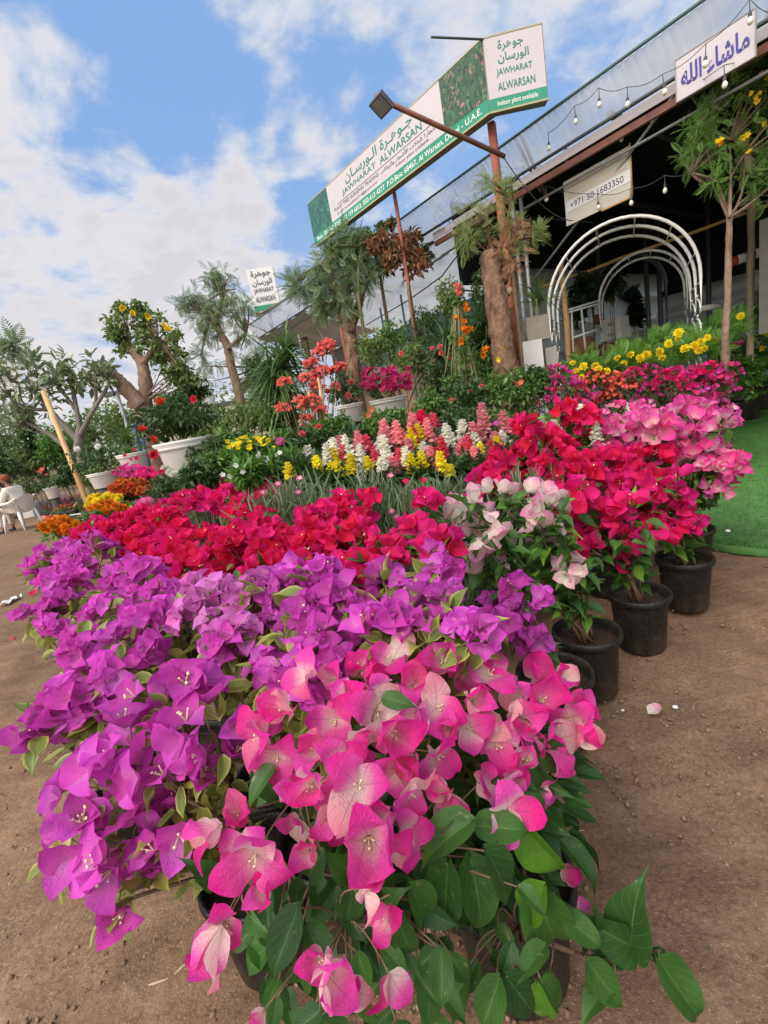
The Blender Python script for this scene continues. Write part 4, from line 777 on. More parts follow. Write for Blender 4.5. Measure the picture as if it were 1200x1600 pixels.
    def upright(px, py, t, z1, r, mat='grey_pipe'): p = PL(px, py, t); pipe([p[0], p[1], 0], [p[0], p[1], z1], r, mat)
    upright(811, 420, 6.30, 3.95, .03); upright(824, 420, 6.42, 3.95, .03)
    for px, t in ((632, 7.2), (712, 8.3), (640, 8.4), (597, 7.4), (690, 8.4)): upright(px, 500, t, 3.7 if t < 8 else 3.4, .025, 'net_green')
    for px, py, t in ((933, 380, 9.5), (1010, 430, 10.5), (1107, 440, 11.5), (1030, 440, 11)): upright(px, py, t, 4.3, .045, 'dark_steel')
    pipe(PL(1052, 150, 6.36), PL(815, 462, 6.9), .017); pipe(PL(1215, 103, 6.42), PL(805, 334, 6.42), .017)
    pipe(PL(815, 213, 6.2), PL(853, 306, 6.6), .022, 'brown_steel'); pipe(PL(806, 215, 6.2), PL(845, 300, 6.9), .02)
    pipe(PL(700, 395, 6.5), PL(560, 485, 7.5), .02); pipe(PL(735, 372, 6.4), PL(575, 470, 8.2), .016, 'dark_steel'); pipe(PL(600, 445, 7.2), PL(745, 455, 8.0), .018, 'net_green'); pipe(PL(560, 452, 7.2), PL(795, 430, 8.0), .018, 'net_green')
    pipe(PL(470, 470, 6.6), PL(530, 570, 7.0), .022); pipe(PL(400, 495, 6.2), PL(455, 462, 7.2), .03, 'brown_steel')
    for px in (419, 424, 466): upright(px, 520, 6.4, 3.7, .03)
    upright(474, 520, 6.8, 3.7, .09, 'bark')
shed()
def hung_signs():
    n = -B; ux = nrmz(-A)
    O = ST(2.365, 6.0, 3.745); root = thing('hanging_sign', 'white board with blue Arabic lettering hung at the eave', 'sign', O); wd, hh = .655, .37
    mb = MB(); slab(mb, O, ux, UP, n, 0, 0, wd, hh, .02); mb.build('board', 'sign_white', root)
    mb = MB()
    for b in ((0, 0, wd, .008), (0, hh-.008, wd, hh), (0, 0, .008, hh), (wd-.008, 0, wd, hh)): slab(mb, O, ux, UP, n, *b, .012, .006)
    mb.build('border', 'grey_pipe', root); lettering(shape('ماشاء الله'), O, ux, UP, n, (.05, .09, .61, .27), 'letter_blue', root, .025)
    O = ST(3.962, 6.5, 3.262); root = thing('hanging_sign', 'faded board with a phone number on a pale strip, hung from a grey pipe', 'sign', O); wd, hh = .885, .54; tilt = nrmz(UP*1.)
    mb = MB(); slab(mb, O, ux, UP, n, 0, 0, wd, hh, .02); mb.build('board', 'faded_panel', root)
    mb = MB(); slab(mb, O, ux, UP, n, .015, .16, wd, .29, .003, .005); mb.build('number_strip', 'paper_white', root)
    lettering('+971 50 1683350', O, ux, UP, n, (.08, .185, .80, .262), 'letter_black', root, .0, z=.007); lettering('INDOOR PLANT AVAILABLE', O, ux, UP, n, (.08, .315, .84, .40), 'letter_faded', root, .01); lettering(shape('شتلات الأشجار والنباتات'), O, ux, UP, n, (.10, .43, .80, .51), 'letter_faded', root, .01)
    mb = MB(); slab(mb, O, ux, UP, n, .5, -.02, wd, .0, .03, .004); mb.tube([O + ux*(wd+.006), O + ux*(wd+.006) + UP*(hh+.02)], .011, 6); mb.build('frame', 'bamboo', root)
hung_signs()
def bulbs():
    c2 = [(168, 640), (295, 548), (447, 545), (642, 478), (865, 325), (1103, 90), (25, 785), (120, 860), (258, 810), (412, 735), (580, 635), (967, 437), (648, 1012), (290, 1105), (465, 1080), (15, 1060)]
    c1 = [(978, 685), (1160, 670), (1068, 745), (985, 770), (1075, 828), (975, 808), (775, 762), (815, 730), (752, 810), (683, 880), (635, 893), (613, 935), (703, 830), (672, 940), (515, 1000), (485, 985), (545, 965)]
    pts = [(850+x*.2917, y*.2917) for x, y in c2] + [(450+x*.375, y*.375) for x, y in c1]
    root = thing('light_bulb', 'bare white bulb hanging from the string along the eave', 'light bulb', (0, 0, 0), 'bulbs strung along the eave')
    mb = MB(); mb.lathe([(0, -.088), (.013, -.086), (.022, -.073), (.0245, -.06), (.021, -.046), (.014, -.034), (.012, -.026)], (0, 0, 0), 14); mb.build('bulb', 'bulb_glass', root)
    mb = MB(); mb.lathe([(.013, -.03), (.0145, -.026), (.0145, .0), (.006, .004), (.004, .05), (.004, .10)], (0, 0, 0), 10); mb.build('socket', 'wire', root)
    P = []
    for i, (px, py) in enumerate(pts):
        t = 5.85 if py < 160 and px > 880 or i in (0, 1, 2, 6) else 6.45; P.append(PL(px, py-6, t)); o = root if i == 0 else copy_thing(root, P[-1])
        if i == 0: root.location = tuple(P[0])
    top = lambda p: p + UP*.10
    def string(ids, label, ext=None):
        ps = [top(P[i]) for i in ids]; ps = ([ext[0]] if ext and ext[0] is not None else []) + ps + ([ext[1]] if ext and ext[1] is not None else []); c = []
        for a, b in zip(ps[:-1], ps[1:]):
            for q in np.linspace(0, 1, 6, endpoint=False): c.append(a + (b-a)*q - UP*.035*math.sin(PI*q))
        mb = MB(); mb.tube(c + [ps[-1]], .0035, 5); tag(mb.build('bulb_wire', 'wire'), label, 'wire')
    string([6, 0, 1, 2, 3, 4, 5], 'wire of bulbs in front of the corrugated eave', (None, PL(1215, 20, 5.85))); string([7, 8, 9, 10, 11], 'wire of bulbs under the brown beam', (PL(850, 265, 6.45), PL(1190, 70, 6.45))); string([15, 13, 14, 12], 'sagging wire of bulbs crossing the faded phone-number board', (PL(822, 290, 6.45), PL(1085, 265, 6.45)))
    string([24, 22, 23, 17+1, 16], 'wire of bulbs between the rust-red post and the corrugated eave', None); string([30, 31, 32, 27, 26, 28, 25, 24], 'wire of bulbs from the dried vine to the rust-red post', None)
    # loose cables
    mb = MB(); mb.tube([PL(735, 372, 6.4), PL(690, 432, 6.5), PL(640, 468, 6.6), PL(572, 508, 6.9)], .012, 6); tag(mb.build('cable', 'wire'), 'thick dark cable slung across the plastic-roofed bay', 'cable')
    mb = MB(); mb.tube(curve3(PL(780, 235, 5.1), PL(895, 345, 6.4), -UP*.35, 12), .006, 5); tag(mb.build('cable', 'wire'), 'loose cable dangling between the rust-red post and the faded board', 'cable')
bulbs()
# ------------------------------------------------------------------ garden arches, poles, blocks
def hoop(mb, cx, cy, ux, wd, top, r, zb0=0.):
    R_ = wd/2; zc = top-R_; pts = [np.array([cx, cy, zb0]) - ux*R_]
    for z in np.linspace(zb0+.3, zc, 6): pts.append(np.array([cx, cy, z]) - ux*R_)
    for a in np.linspace(0, PI, 26)[1:-1]: pts.append(np.array([cx, cy, zc + R_*math.sin(a)]) - ux*R_*math.cos(a))
    for z in np.linspace(zc, zb0+.3, 6): pts.append(np.array([cx, cy, z]) + ux*R_)
    pts.append(np.array([cx, cy, zb0]) + ux*R_); mb.tube(pts, r, 10)
def scroll(mb, p0, p1, r):
    """S-shaped wrought scroll between two uprights, stacked."""
    p0, p1 = np.asarray(p0), np.asarray(p1); m = (p0+p1)/2; d = p1-p0; pts = []
    for q in np.linspace(0, 1, 18):
        a = -2.6 + q*5.2; pts.append(m + d*.36*math.sin(a)*1. + UP*(.115*(q-.5)*2 + .03*math.cos(a*1.5)))
    mb.tube(pts, r, 6)
def arch(label, cpx, ks, wd, toppx, mats, r=.020):
    cpx_, ty = toppx; p0 = W(cpx_, ty, ks[0]); top = p0[2]; d = W(cpx, 480, ks[-1]) - W(cpx, 480, ks[0]); d[2] = 0; ux = nrmz(np.array([d[1], -d[0], 0])); c0 = W(cpx, 480, ks[0]); root = thing('garden_arch', label, 'garden arch', (c0[0], c0[1], 0)); cs = []
    for k, m in zip(ks, mats): c = W(cpx, 480, k); cs.append(c); mb = MB(); hoop(mb, c[0], c[1], ux, wd, top, r); mb.build('hoop', m, root)
    mb = MB(); bars = []
    for c, e in zip(cs[:-1], cs[1:]):
        for sg in (-1, 1):
            a, b = c + ux*sg*wd/2, e + ux*sg*wd/2
            for z in np.arange(.2, top-wd/2-.1, .24): q = a.copy(); q[2] = z; w_ = b.copy(); w_[2] = z; scroll(mb, q, w_, .011)
            for z in np.arange(.1, top-wd/2, .5): q = a.copy(); q[2] = z; w_ = b.copy(); w_[2] = z; bars.append([q, w_])
        for an in np.linspace(.3, PI-.3, 6):
            off = -ux*wd/2*math.cos(an) + UP*(top-wd/2 + wd/2*math.sin(an)); q = c*np.array([1, 1, 0]) + off; w_ = e*np.array([1, 1, 0]) + off; bars.append([q, w_])
    mb.build('scrollwork', mats[0], root)
    for q, w_ in bars: m3 = MB(); m3.tube([q, w_], .008, 6); m3.build('crossbar', mats[0], root)
arch('large white garden arch of three hoops with scrollwork behind the yellow flowers', 969, (6.0, 6.4, 6.85), 1.76, (962, 352), ('white_paint',)*3, .020)
arch('small white garden arch standing inside the shed, seen through the large one', 1003, (7.8, 8.3), 1.30, (1000, 398), ('white_paint',)*2, .020)
arch('small dark garden arch behind the small white one', 982, (8.5, 8.8), 1.22, (985, 402), ('dark_steel',)*2, .022)
def poles():
    def one(name, mat, pts, r, label, cat, nodes=False):
        mb = MB(); P = np.array(pts, float); n = 14 if nodes else 6; q = np.linspace(0, 1, n)[:, None]; c = P[0] + (P[1]-P[0])*q; c[1:-1] += NR.normal(0, .006, (n-2, 3)); rr = np.array([r*(1.12 if nodes and i % 3 == 0 else 1) for i in range(n)])*np.linspace(1, .9, n); mb.tube(c, rr, 9, .04); tag(mb.build(name, mat), label, cat)
    g = lambda px, py, k: W(px, py, k)
    one('bamboo_rail', 'bamboo', [g(838, 452, 8.6), g(1215, 315, 7.4)], .028, 'long bamboo rail sloping across the shed behind the white arches', 'pole', True)
    b = g(884, 480, 7.4); one('bamboo_post', 'bamboo', [[b[0], b[1], 0], g(877, 412, 7.4)], .048, 'bamboo upright just inside the left leg of the large white arch', 'pole', True)
    b = g(1172, 420, 7.4); one('bamboo_post', 'bare_pole', [[b[0], b[1], 0], g(1173, 298, 7.4)], .056, 'stout peeling wooden pole carrying the end of the bamboo rail', 'pole', True)
    # red and white striped tube
    a, e = g(1138, 411, 8.0), g(1206, 388, 7.8); root = thing('striped_tube', 'red and white striped tube slung behind the peeling pole', 'tube', a)
    mb, mb2 = MB(), MB(); n = 5
    for i in range(n): (mb if i % 2 == 0 else mb2).tube([a + (e-a)*i/n, a + (e-a)*(i+1)/n], .08, 14)
    mb.build('red_band', 'red_paint', root); mb2.build('white_band', 'white_paint', root)
    c = g(1208, 430, 7.2); mb = MB(); mb.box([c[0], c[1], c[2]], (.34, .05, 1.7), np.array([nrmz(-A), B, UP])); o = mb.build('grey_board', 'grey_board'); tag(o, 'tall grey board standing beside the peeling pole', 'board')
    # concrete blocks
    c = g(838, 512, 5.7); ax = np.array([nrmz(np.array([1, -.15, 0])), nrmz(np.array([.15, 1, 0])), UP]); d1 = g(831, 560, 5.6); d2 = g(852, 560, 5.75)
    mb = MB(); zt, zbm = g(836, 496, 5.7)[2], g(836, 533, 5.7)[2]; mb.box([c[0], c[1], (zt+zbm)/2], (.27, .2, zt-zbm), ax); tag(mb.build('concrete_block', 'concrete'), 'beige concrete block on top of the painted white one', 'block')
    root = thing('concrete_block', 'white concrete block with blue paint smears below the beige one', 'block', (d1[0], d1[1], 0)); mb = MB(); mb.box([d1[0], d1[1], (zbm-.004)/2], (.23, .2, zbm-.004), ax); mb.build('block', 'paper_white', root)
    mb = MB(); f = -ax[1]*.103
    for j in range(26): a_ = R.uniform(0, 3.1); mb.box(np.array([d1[0], d1[1], zbm*R.uniform(.50, .72)]) + ax[0]*R.uniform(-.07, .07) + f, (R.uniform(.02, .07), .004, R.uniform(.008, .02)), np.array([ax[0]*math.cos(a_)+UP*math.sin(a_), ax[1], UP*math.cos(a_)-ax[0]*math.sin(a_)]))
    mb.build('paint_smear', 'letter_blue', root)
    mb = MB(); mb.box([d2[0]+.08, d2[1]+.05, zbm*.47], (.14, .18, zbm*.94), ax); tag(mb.build('concrete_block', 'grey_board'), 'narrow dark grey block beside the painted white one', 'block')
poles()
# ------------------------------------------------------------------ generic shrubs and trees
def kz(P): return (np.asarray(P)-CAM)@Fv
def clumps(c, rad, n, seedn=None):
    """Points for leaf clumps through an ellipsoid, denser near its outside, with gaps."""
    d = rdirs(n); return c + d*np.asarray(rad)*(NR.random(n)**.45)[:, None]
def leafcloud(lf, C, cr, per, tpl, ls, droop=.2, out=None):
    """per leaves round every clump centre in C."""
    m = len(C); idx = np.repeat(np.arange(m), per); D = rdirs(len(idx)); p = C[idx] + D*np.array([1, 1, .75])*(np.broadcast_to(cr, (m,))[idx]*NR.random(len(idx))**.5)[:, None]
    cl = NR.random(m)[idx]; r = np.clip(cl*.55 + NR.random(len(idx))*.45, 0, 1)
    lf.scatter(tpl, p, D + NR.normal(0, .5, D.shape) - UP*droop, UP + NR.normal(0, .5, D.shape), ls*NR.uniform(.55, 1.2, len(idx)), r)
def shrub(name, label, cat, c, rpx, k, mat='green_leaf', tpl=LEAF_LO, ls=.05, nc=40, per=14, fl=None, pot=None, group=None, stem='stem_green', droop=.2, base=None, stems=5):
    """c: pixel centre of the crown, rpx: half width and half height in pixels at view depth k."""
    P = W(c[0], c[1], k); rx, rz = rpx[0]*k/FPX, rpx[1]*k/FPX; b = P[:2] if base is None else base; root = thing(name, label, cat, (b[0], b[1], 0), group); z0 = 0.
    if pot: z0 = pot(root, b)
    lf = MB(); C = clumps(P, (rx, rx, rz), nc); C = C[C[:, 2] > z0+.02] if (C[:, 2] > z0+.02).sum() > 3 else C; leafcloud(lf, C, min(rx, rz)*.30, per, tpl, ls, droop); lf.build('foliage', mat, root)
    st = MB()
    for i in range(stems): q = C[R.randrange(len(C))]; st.tube(curve3([b[0]+R.uniform(-.03, .03), b[1]+R.uniform(-.03, .03), z0], q, NR.normal(0, .04, 3), 6), np.linspace(.012, .004, 6)*min(1.6, max(.9, rz*1.3)), 5)
    st.build('stem', stem, root)
    for (m, tp, key, s, pts) in fl or ():
        for q in pts:
            p = W(q[0], q[1], k*(q[2] if len(q) > 2 else R.uniform(.90, .97))); i = R.randrange(len(tp)); flower(root, p, nrmz(CAM-p)*.7 + UP*.5 + NR.normal(0, .3, 3), s*R.uniform(.8, 1.15), key, tp[i], i, m, False)
    return root
def ruffle(seed, layers=3):
    P = []; g = random.Random(seed)
    for L in range(layers):
        n = 9-2*L; lean = 1.35-.42*L
        for j in range(n): a = 2*PI*j/n + L*.4 + g.uniform(-.1, .1); o = np.array([math.cos(a), 0, math.sin(a)]); P.append(placed(BR_LO[j % 3], o*.05 + np.array([0, .06*L, 0]), np.array([0, math.cos(lean), 0]) + o*math.sin(lean), np.array([0, math.sin(lean), 0]) - o*math.cos(lean), .52-.08*L))
    return joined(P)
RUF = [ruffle(i) for i in range(3)]
PENTA = [joined([placed(BR_LO[1], np.zeros(3), np.array([math.cos(a)*.9, .35, math.sin(a)*.9]), np.array([0, 1, 0.01]), .55) for a in np.linspace(0, 2*PI, 6)[:-1] + .3*i]) for i in range(2)]
TRUMP = [joined([placed(BR_LO[j % 3], np.array([0, .0, 0]), np.array([math.cos(a)*.6, .8, math.sin(a)*.6]), np.array([-math.cos(a), .6, -math.sin(a)]), .8) for j, a in enumerate(np.linspace(0, 2*PI, 6)[:-1] + .3*i)]) for i in range(2)]
UMB = [joined([placed(PENTA[j % 2], p*.32 + np.array([0, .12 - .25*(p @ p), 0]), nrmz(np.array([p[0]*.5, 1, p[2]*.5])), np.array([1, 0, .1]), .34) for j, p in enumerate(np.array([[math.cos(a)*q, 0, math.sin(a)*q] for a, q in [(R.uniform(0, 6.3), R.random()**.5) for _ in range(13)]]))]) for i in range(3)]
def snap_floret(seed):
    g = random.Random(seed); P = []
    for sg, ln in ((1, 1.0), (-1, 1.15)):
        for a in (-.45, .45): P.append(placed(BR_LO[g.randrange(3)], np.zeros(3), np.array([math.sin(a), .75, .55*sg]), np.array([0, -.5*sg, 1.*sg]) , ln*.8))
    return joined(P)
SNAP = [snap_floret(i) for i in range(3)]
# ------------------------------------------------------------------ snapdragon bed
def snapdragon(px, y0, y1, k, mat, label):
    """One plant: leafy stem and a flower spike between pixel rows y0 (tip) and y1."""
    tip, low = W(px + R.uniform(-2, 2), y0, k), W(px, y1, k); z0, z1 = low[2], tip[2]; x, y = low[:2]; root = thing('snapdragon', label, 'snapdragon', (x, y, 0), 'mixed bed of snapdragon spikes')
    b = np.array([x + R.uniform(-.02, .02), y + R.uniform(-.02, .02), 0]); tp = np.array([x + (z1-z0)*R.uniform(-.16, .10), y + R.uniform(-.03, .03), z1 + R.uniform(-.03, .03)]); st = MB(); cv = curve3(b, tp, NR.normal(0, .012, 3), 12); st.tube(cv, np.linspace(.006, .0025, 12), 6); st.build('stem', 'stem_green', root)
    ax = lambda q: cv[min(10, int(q*11))] + (cv[min(10, int(q*11))+1]-cv[min(10, int(q*11))])*(q*11-min(10, int(q*11)))
    sp = MB(); hs = z1-z0; n = int(R.uniform(20, 28) + hs*110); f0 = z0/max(z1, .01); fs = max(.020, 9.2*k/FPX)
    for i in range(n):
        q = (i+.5)/n; c = ax(f0 + (1-f0)*q*.97); a = i*2.399 + R.uniform(-.2, .2); s = fs*R.uniform(.85, 1.3)*(1.08-.62*q**1.6); o = np.array([math.cos(a), math.sin(a), .12-.2*q]); sp.scatter(SNAP, c + o*s*R.uniform(.15, .5), o[None] + NR.normal(0, .25, (1, 3)), UP[None] + NR.normal(0, .1, (1, 3)), s, None)
    sp.build('flower_spike', mat, root)
    lf = MB(); m = 46; q = NR.uniform(.15, f0, m); C = np.array([ax(v) for v in q]); D = rdirs(m, -.2); lf.scatter(NARROW, C + D*np.array([1, 1, .2])*NR.uniform(0, .09, m)[:, None], D, UP + NR.normal(0, .3, (m, 3)), NR.uniform(.06, .13, m)); lf.build('foliage', 'dark_leaf', root)
def snaps():
    f = lambda x, a, b: (400+x*.375, 620+a*.375, 620+b*.375)
    Wt = [(225, 195, 255), (300, 185, 280), (342, 165, 250), (382, 165, 262), (447, 175, 265), (560, 160, 262), (528, 262, 312), (795, 92, 165), (815, 120, 205), (857, 100, 172), (702, 185, 250), (437, 262, 330), (1030, 130, 180)]
    Ye = [(143, 250, 312), (255, 240, 315), (325, 245, 330), (352, 275, 332), (318, 300, 350), (402, 245, 322), (475, 228, 305), (663, 212, 300), (698, 236, 300), (780, 230, 305), (687, 108, 178), (942, 196, 268), (1012, 155, 218), (1042, 178, 235), (970, 215, 268), (810, 280, 314)]
    Pi = [(655, 75, 150), (590, 112, 205), (622, 118, 200), (725, 92, 182), (948, 5, 100), (958, 70, 150), (560, 118, 190), (905, 90, 160), (930, 95, 155), (1038, 55, 140), (642, 170, 232), (545, 150, 200), (1060, 90, 150), (765, 275, 305)]
    Co = [(505, 202, 272), (600, 205, 278), (738, 200, 258), (788, 148, 240), (882, 155, 238), (745, 80, 130), (872, 200, 238), (615, 240, 275)]
    for L, m, col in ((Wt, 'snap_white', 'white'), (Ye, 'snap_yellow', 'yellow'), (Pi, 'snap_pink', 'soft pink'), (Co, 'snap_coral', 'coral pink')):
        for t in L: x, a, b = f(*t); k = 2.9 + max(0, (740-b)/90)*.9; snapdragon(x, a, b, k, m, f'{col} snapdragon spike in the mixed snapdragon bed')
    for i in range(18):
        c_ = R.choice([('snap_white', 'white'), ('snap_yellow', 'yellow'), ('snap_pink', 'soft pink'), ('snap_pink', 'soft pink'), ('snap_coral', 'coral pink')]); y_ = R.uniform(682, 735); x_ = R.uniform(500 if y_ > 700 else 590, 800); snapdragon(x_, y_-R.uniform(22, 34), y_, 2.9 + (740-y_)/90*.9, c_[0], f'{c_[1]} snapdragon spike in the mixed snapdragon bed')
    snapdragon(662, 642, 662, 3.6, 'crimson', 'single dark red snapdragon spike between the pink ones')
    for x, a, b, k, l in ((988, 625, 662, 3.3, 'white snapdragon with green tip between the candy pink bougainvilleas'), (907, 628, 650, 3.4, 'white snapdragon just left of the salmon red bougainvillea'), (868, 648, 672, 3.0, 'white snapdragon buried among the dark red bougainvilleas'), (935, 658, 690, 3.0, 'white snapdragon leaning beside the paler candy pink bougainvillea')): snapdragon(x, a, b, k, 'snap_white', l)
snaps()
def dianthus():
    D = [(465, 770, [(468, 748), (434, 757), (466, 770)]), (505, 790, [(520, 785)]), (560, 790, [(548, 815), (560, 812)]), (612, 775, [(610, 744), (634, 753)]), (640, 790, [(662, 751), (670, 769)]), (690, 800, [(680, 783)]), (640, 830, [(612, 800), (620, 808)]), (700, 850, [(660, 828), (690, 838)]), (745, 800, [(720, 790), (700, 795)]), (790, 775, [(740, 760)]), (725, 770, []), (835, 755, []), (680, 775, []), (575, 765, []), (430, 790, [(410, 770)])]
    for i, (px, py, F_) in enumerate(D):
        k = 2.35 + (790-py)*.004; P = W(px, py, k); root = thing('dianthus', 'grey-green dianthus clump with thin stems, between the crimson hedge and the snapdragons', 'dianthus', (P[0], P[1], 0), 'grey-green dianthus clumps'); lf = MB(); st = MB(); m = 420
        b = np.array([P[0], P[1], 0.]); d = rdirs(m, .2); p = b + np.stack([NR.normal(0, .08, m), NR.normal(0, .08, m), NR.uniform(.15, 1, m)*P[2]], 1); lf.scatter(THIN, p, d + UP*.9, rdirs(m), NR.uniform(.09, .19, m)); lf.build('foliage', 'grey_leaf', root)
        for j in range(9): q = b + np.array([R.uniform(-.12, .12), R.uniform(-.12, .12), P[2]*R.uniform(.9, 1.15)]); st.tube(curve3(b, q, NR.normal(0, .02, 3), 5), np.linspace(.004, .002, 5), 5)
        for (fx, fy) in F_:
            p = W(fx, fy, k*.97); st.tube(curve3(b, p, NR.normal(0, .02, 3), 5), np.linspace(.004, .002, 5), 5); j = R.randrange(2); flower(root, p, UP*.7 + nrmz(CAM-p)*.7, 11*k/FPX, 'penta', PENTA[j], j, 'crimson' if (fx, fy) in ((634, 753), (662, 751)) else 'candy', False)
        st.build('stem', 'grey_leaf', root)
dianthus()
# ------------------------------------------------------------------ white pots and potted plants
def white_pot(px, py, k, rpx, hpx, sq=False):
    """Returns a pot builder whose rim sits at pixel (px, py)."""
    def f(root, b):
        P = W(px, py, k); r, h = rpx*k/FPX, hpx*k/FPX; z1 = P[2]; mb = MB(); z0 = z1-h; c = (b[0], b[1], z0)
        pr = [(0, .002), (r*.70, 0), (r*.74, .01), (r*.90, h*.78), (r*.92, h*.80), (r*1.0, h*.82), (r*1.02, h*.86), (r*.985, h*.90), (r*1.05, h*.94), (r*1.06, h*.985), (r*1.03, h), (r*.93, h*.99), (r*.88, h*.85), (0, h*.84)]
        mb.lathe(pr, c, 36); mb.build('pot', 'white_plastic', root); sb = MB(); sb.lathe([(r*.88, h*.865), (r*.5, h*.88), (0, h*.89)], c, 24); sb.build('soil', 'soil', root)
        if z0 > .05: mb = MB(); mb.lathe([(r*.6, 0), (r*.62, z0-.002), (0, z0-.002)], (b[0], b[1], 0), 20); mb.build('stand', 'dark_plastic_trough', root)
        return z0 + h*.88
    return f
def pb(px, py, k): return W(px, py, k)[:2]
def potted():
    shrub('hibiscus', 'hibiscus with large red flowers in a big leaning white pot', 'hibiscus', (275, 655), (52, 36), 5.2, 'dark_leaf', LEAF, .085, 60, 16, [('hibiscus_red', TRUMP, 'trump', .11, [(252, 631), (304, 625), (222, 674), (240, 690), (238, 712)])], white_pot(283, 688, 5.2, 40, 64), base=pb(283, 688, 5.2))
    shrub('bougainvillea', 'plum red bougainvillea filling the white pot by the rust-red post', 'bougainvillea', (600, 605), (38, 22), 5.0, 'dark_leaf', LEAF_LO, .05, 40, 12, [('plum', TRI_LO, 'tri_lo', .055, [(566+R.uniform(0, 75), 578+R.uniform(0, 34)) for _ in range(95)])], white_pot(606, 622, 5.0, 29, 36), base=pb(606, 622, 5.0))
    shrub('rose_bush', 'leafy bush in the white pot half hidden behind the coral bougainvillea', 'bush', (535, 610), (30, 24), 5.2, 'dark_leaf', LEAF_LO, .06, 36, 12, [('coral', RUF, 'ruf', .07, [(520, 606), (512, 612), (548, 598), (545, 618)])], white_pot(545, 632, 5.2, 22, 28), base=pb(545, 632, 5.2))
    shrub('rose_bush', 'dark rose bush with pale blooms in the tapered white pot beside the black trough', 'rose bush', (150, 715), (36, 26), 7.5, 'dark_leaf', LEAF_LO, .07, 46, 12, [('white_petal', RUF, 'ruf', .09, [(153, 698), (120, 702)])], white_pot(157, 738, 7.5, 20, 24), base=pb(157, 738, 7.5))
    shrub('potted_plant', 'reddish twiggy plant in the square white pot behind the magenta blooms', 'potted plant', (205, 700), (24, 18), 6.5, 'green_leaf', LEAF_LO, .06, 22, 9, [('crimson', PENTA, 'penta', .06, [(195, 712), (205, 718), (200, 725), (214, 716), (210, 703)])], white_pot(205, 708, 6.5, 22, 30), base=pb(205, 708, 6.5))
    shrub('climbing_plant', 'dark trailing plant spilling over the edge of the big leaning white pot', 'trailing plant', (325, 715), (26, 36), 5.0, 'dark_leaf', LEAF_LO, .055, 44, 13, None, None, stems=6)
    shrub('potted_plant', 'bright leafy plant in the white pot behind the pale blocks', 'potted plant', (690, 618), (22, 14), 5.4, 'green_leaf', LEAF_LO, .06, 20, 10, None, white_pot(682, 622, 5.4, 18, 22), base=pb(682, 622, 5.4))
    shrub('dark_shrub', 'round dark shrub in the white pot behind the plastic chair', 'shrub', (58, 764), (26, 20), 13, 'dark_leaf', LEAF_LO, .11, 50, 12, [('orange_red', PENTA, 'penta', .13, [(60, 738), (72, 742), (66, 734)])], white_pot(84, 760, 13, 11, 18), base=pb(80, 762, 13))
    # large black pots on the artificial grass
    def bp(px, py, k, r, h):
        def f(root, b): pot_parts(root, b[0], b[1], r, h); return h*.8
        return f
    shrub('potted_shrub', 'pale green shrub in the black pot standing on the artificial grass', 'shrub', (1165, 590), (26, 30), 6.6, 'fresh_leaf', LEAF, .12, 34, 10, None, bp(0, 0, 0, .25, .42), base=G(1163, 658)[:2])
    shrub('yellow_trumpet_bush', 'big green trumpet bush with yellow flowers at the edge of the artificial grass', 'bush', (1178, 580), (60, 68), 8.5, 'fresh_leaf', LEAF, .13, 90, 16, [('yellow_petal', TRUMP, 'trump', .11, [(1075, 540), (1150, 500), (1162, 505), (1185, 515), (1195, 520), (1185, 530), (1198, 525), (1135, 535), (1140, 545), (1132, 548), (1120, 540), (1190, 545)]), ('magenta', TRI_LO, 'tri_lo', .10, [(1130, 535), (1150, 538), (1138, 540), (1125, 530), (1155, 540)])], bp(0, 0, 0, .3, .5), base=G(1195, 640)[:2])
potted()
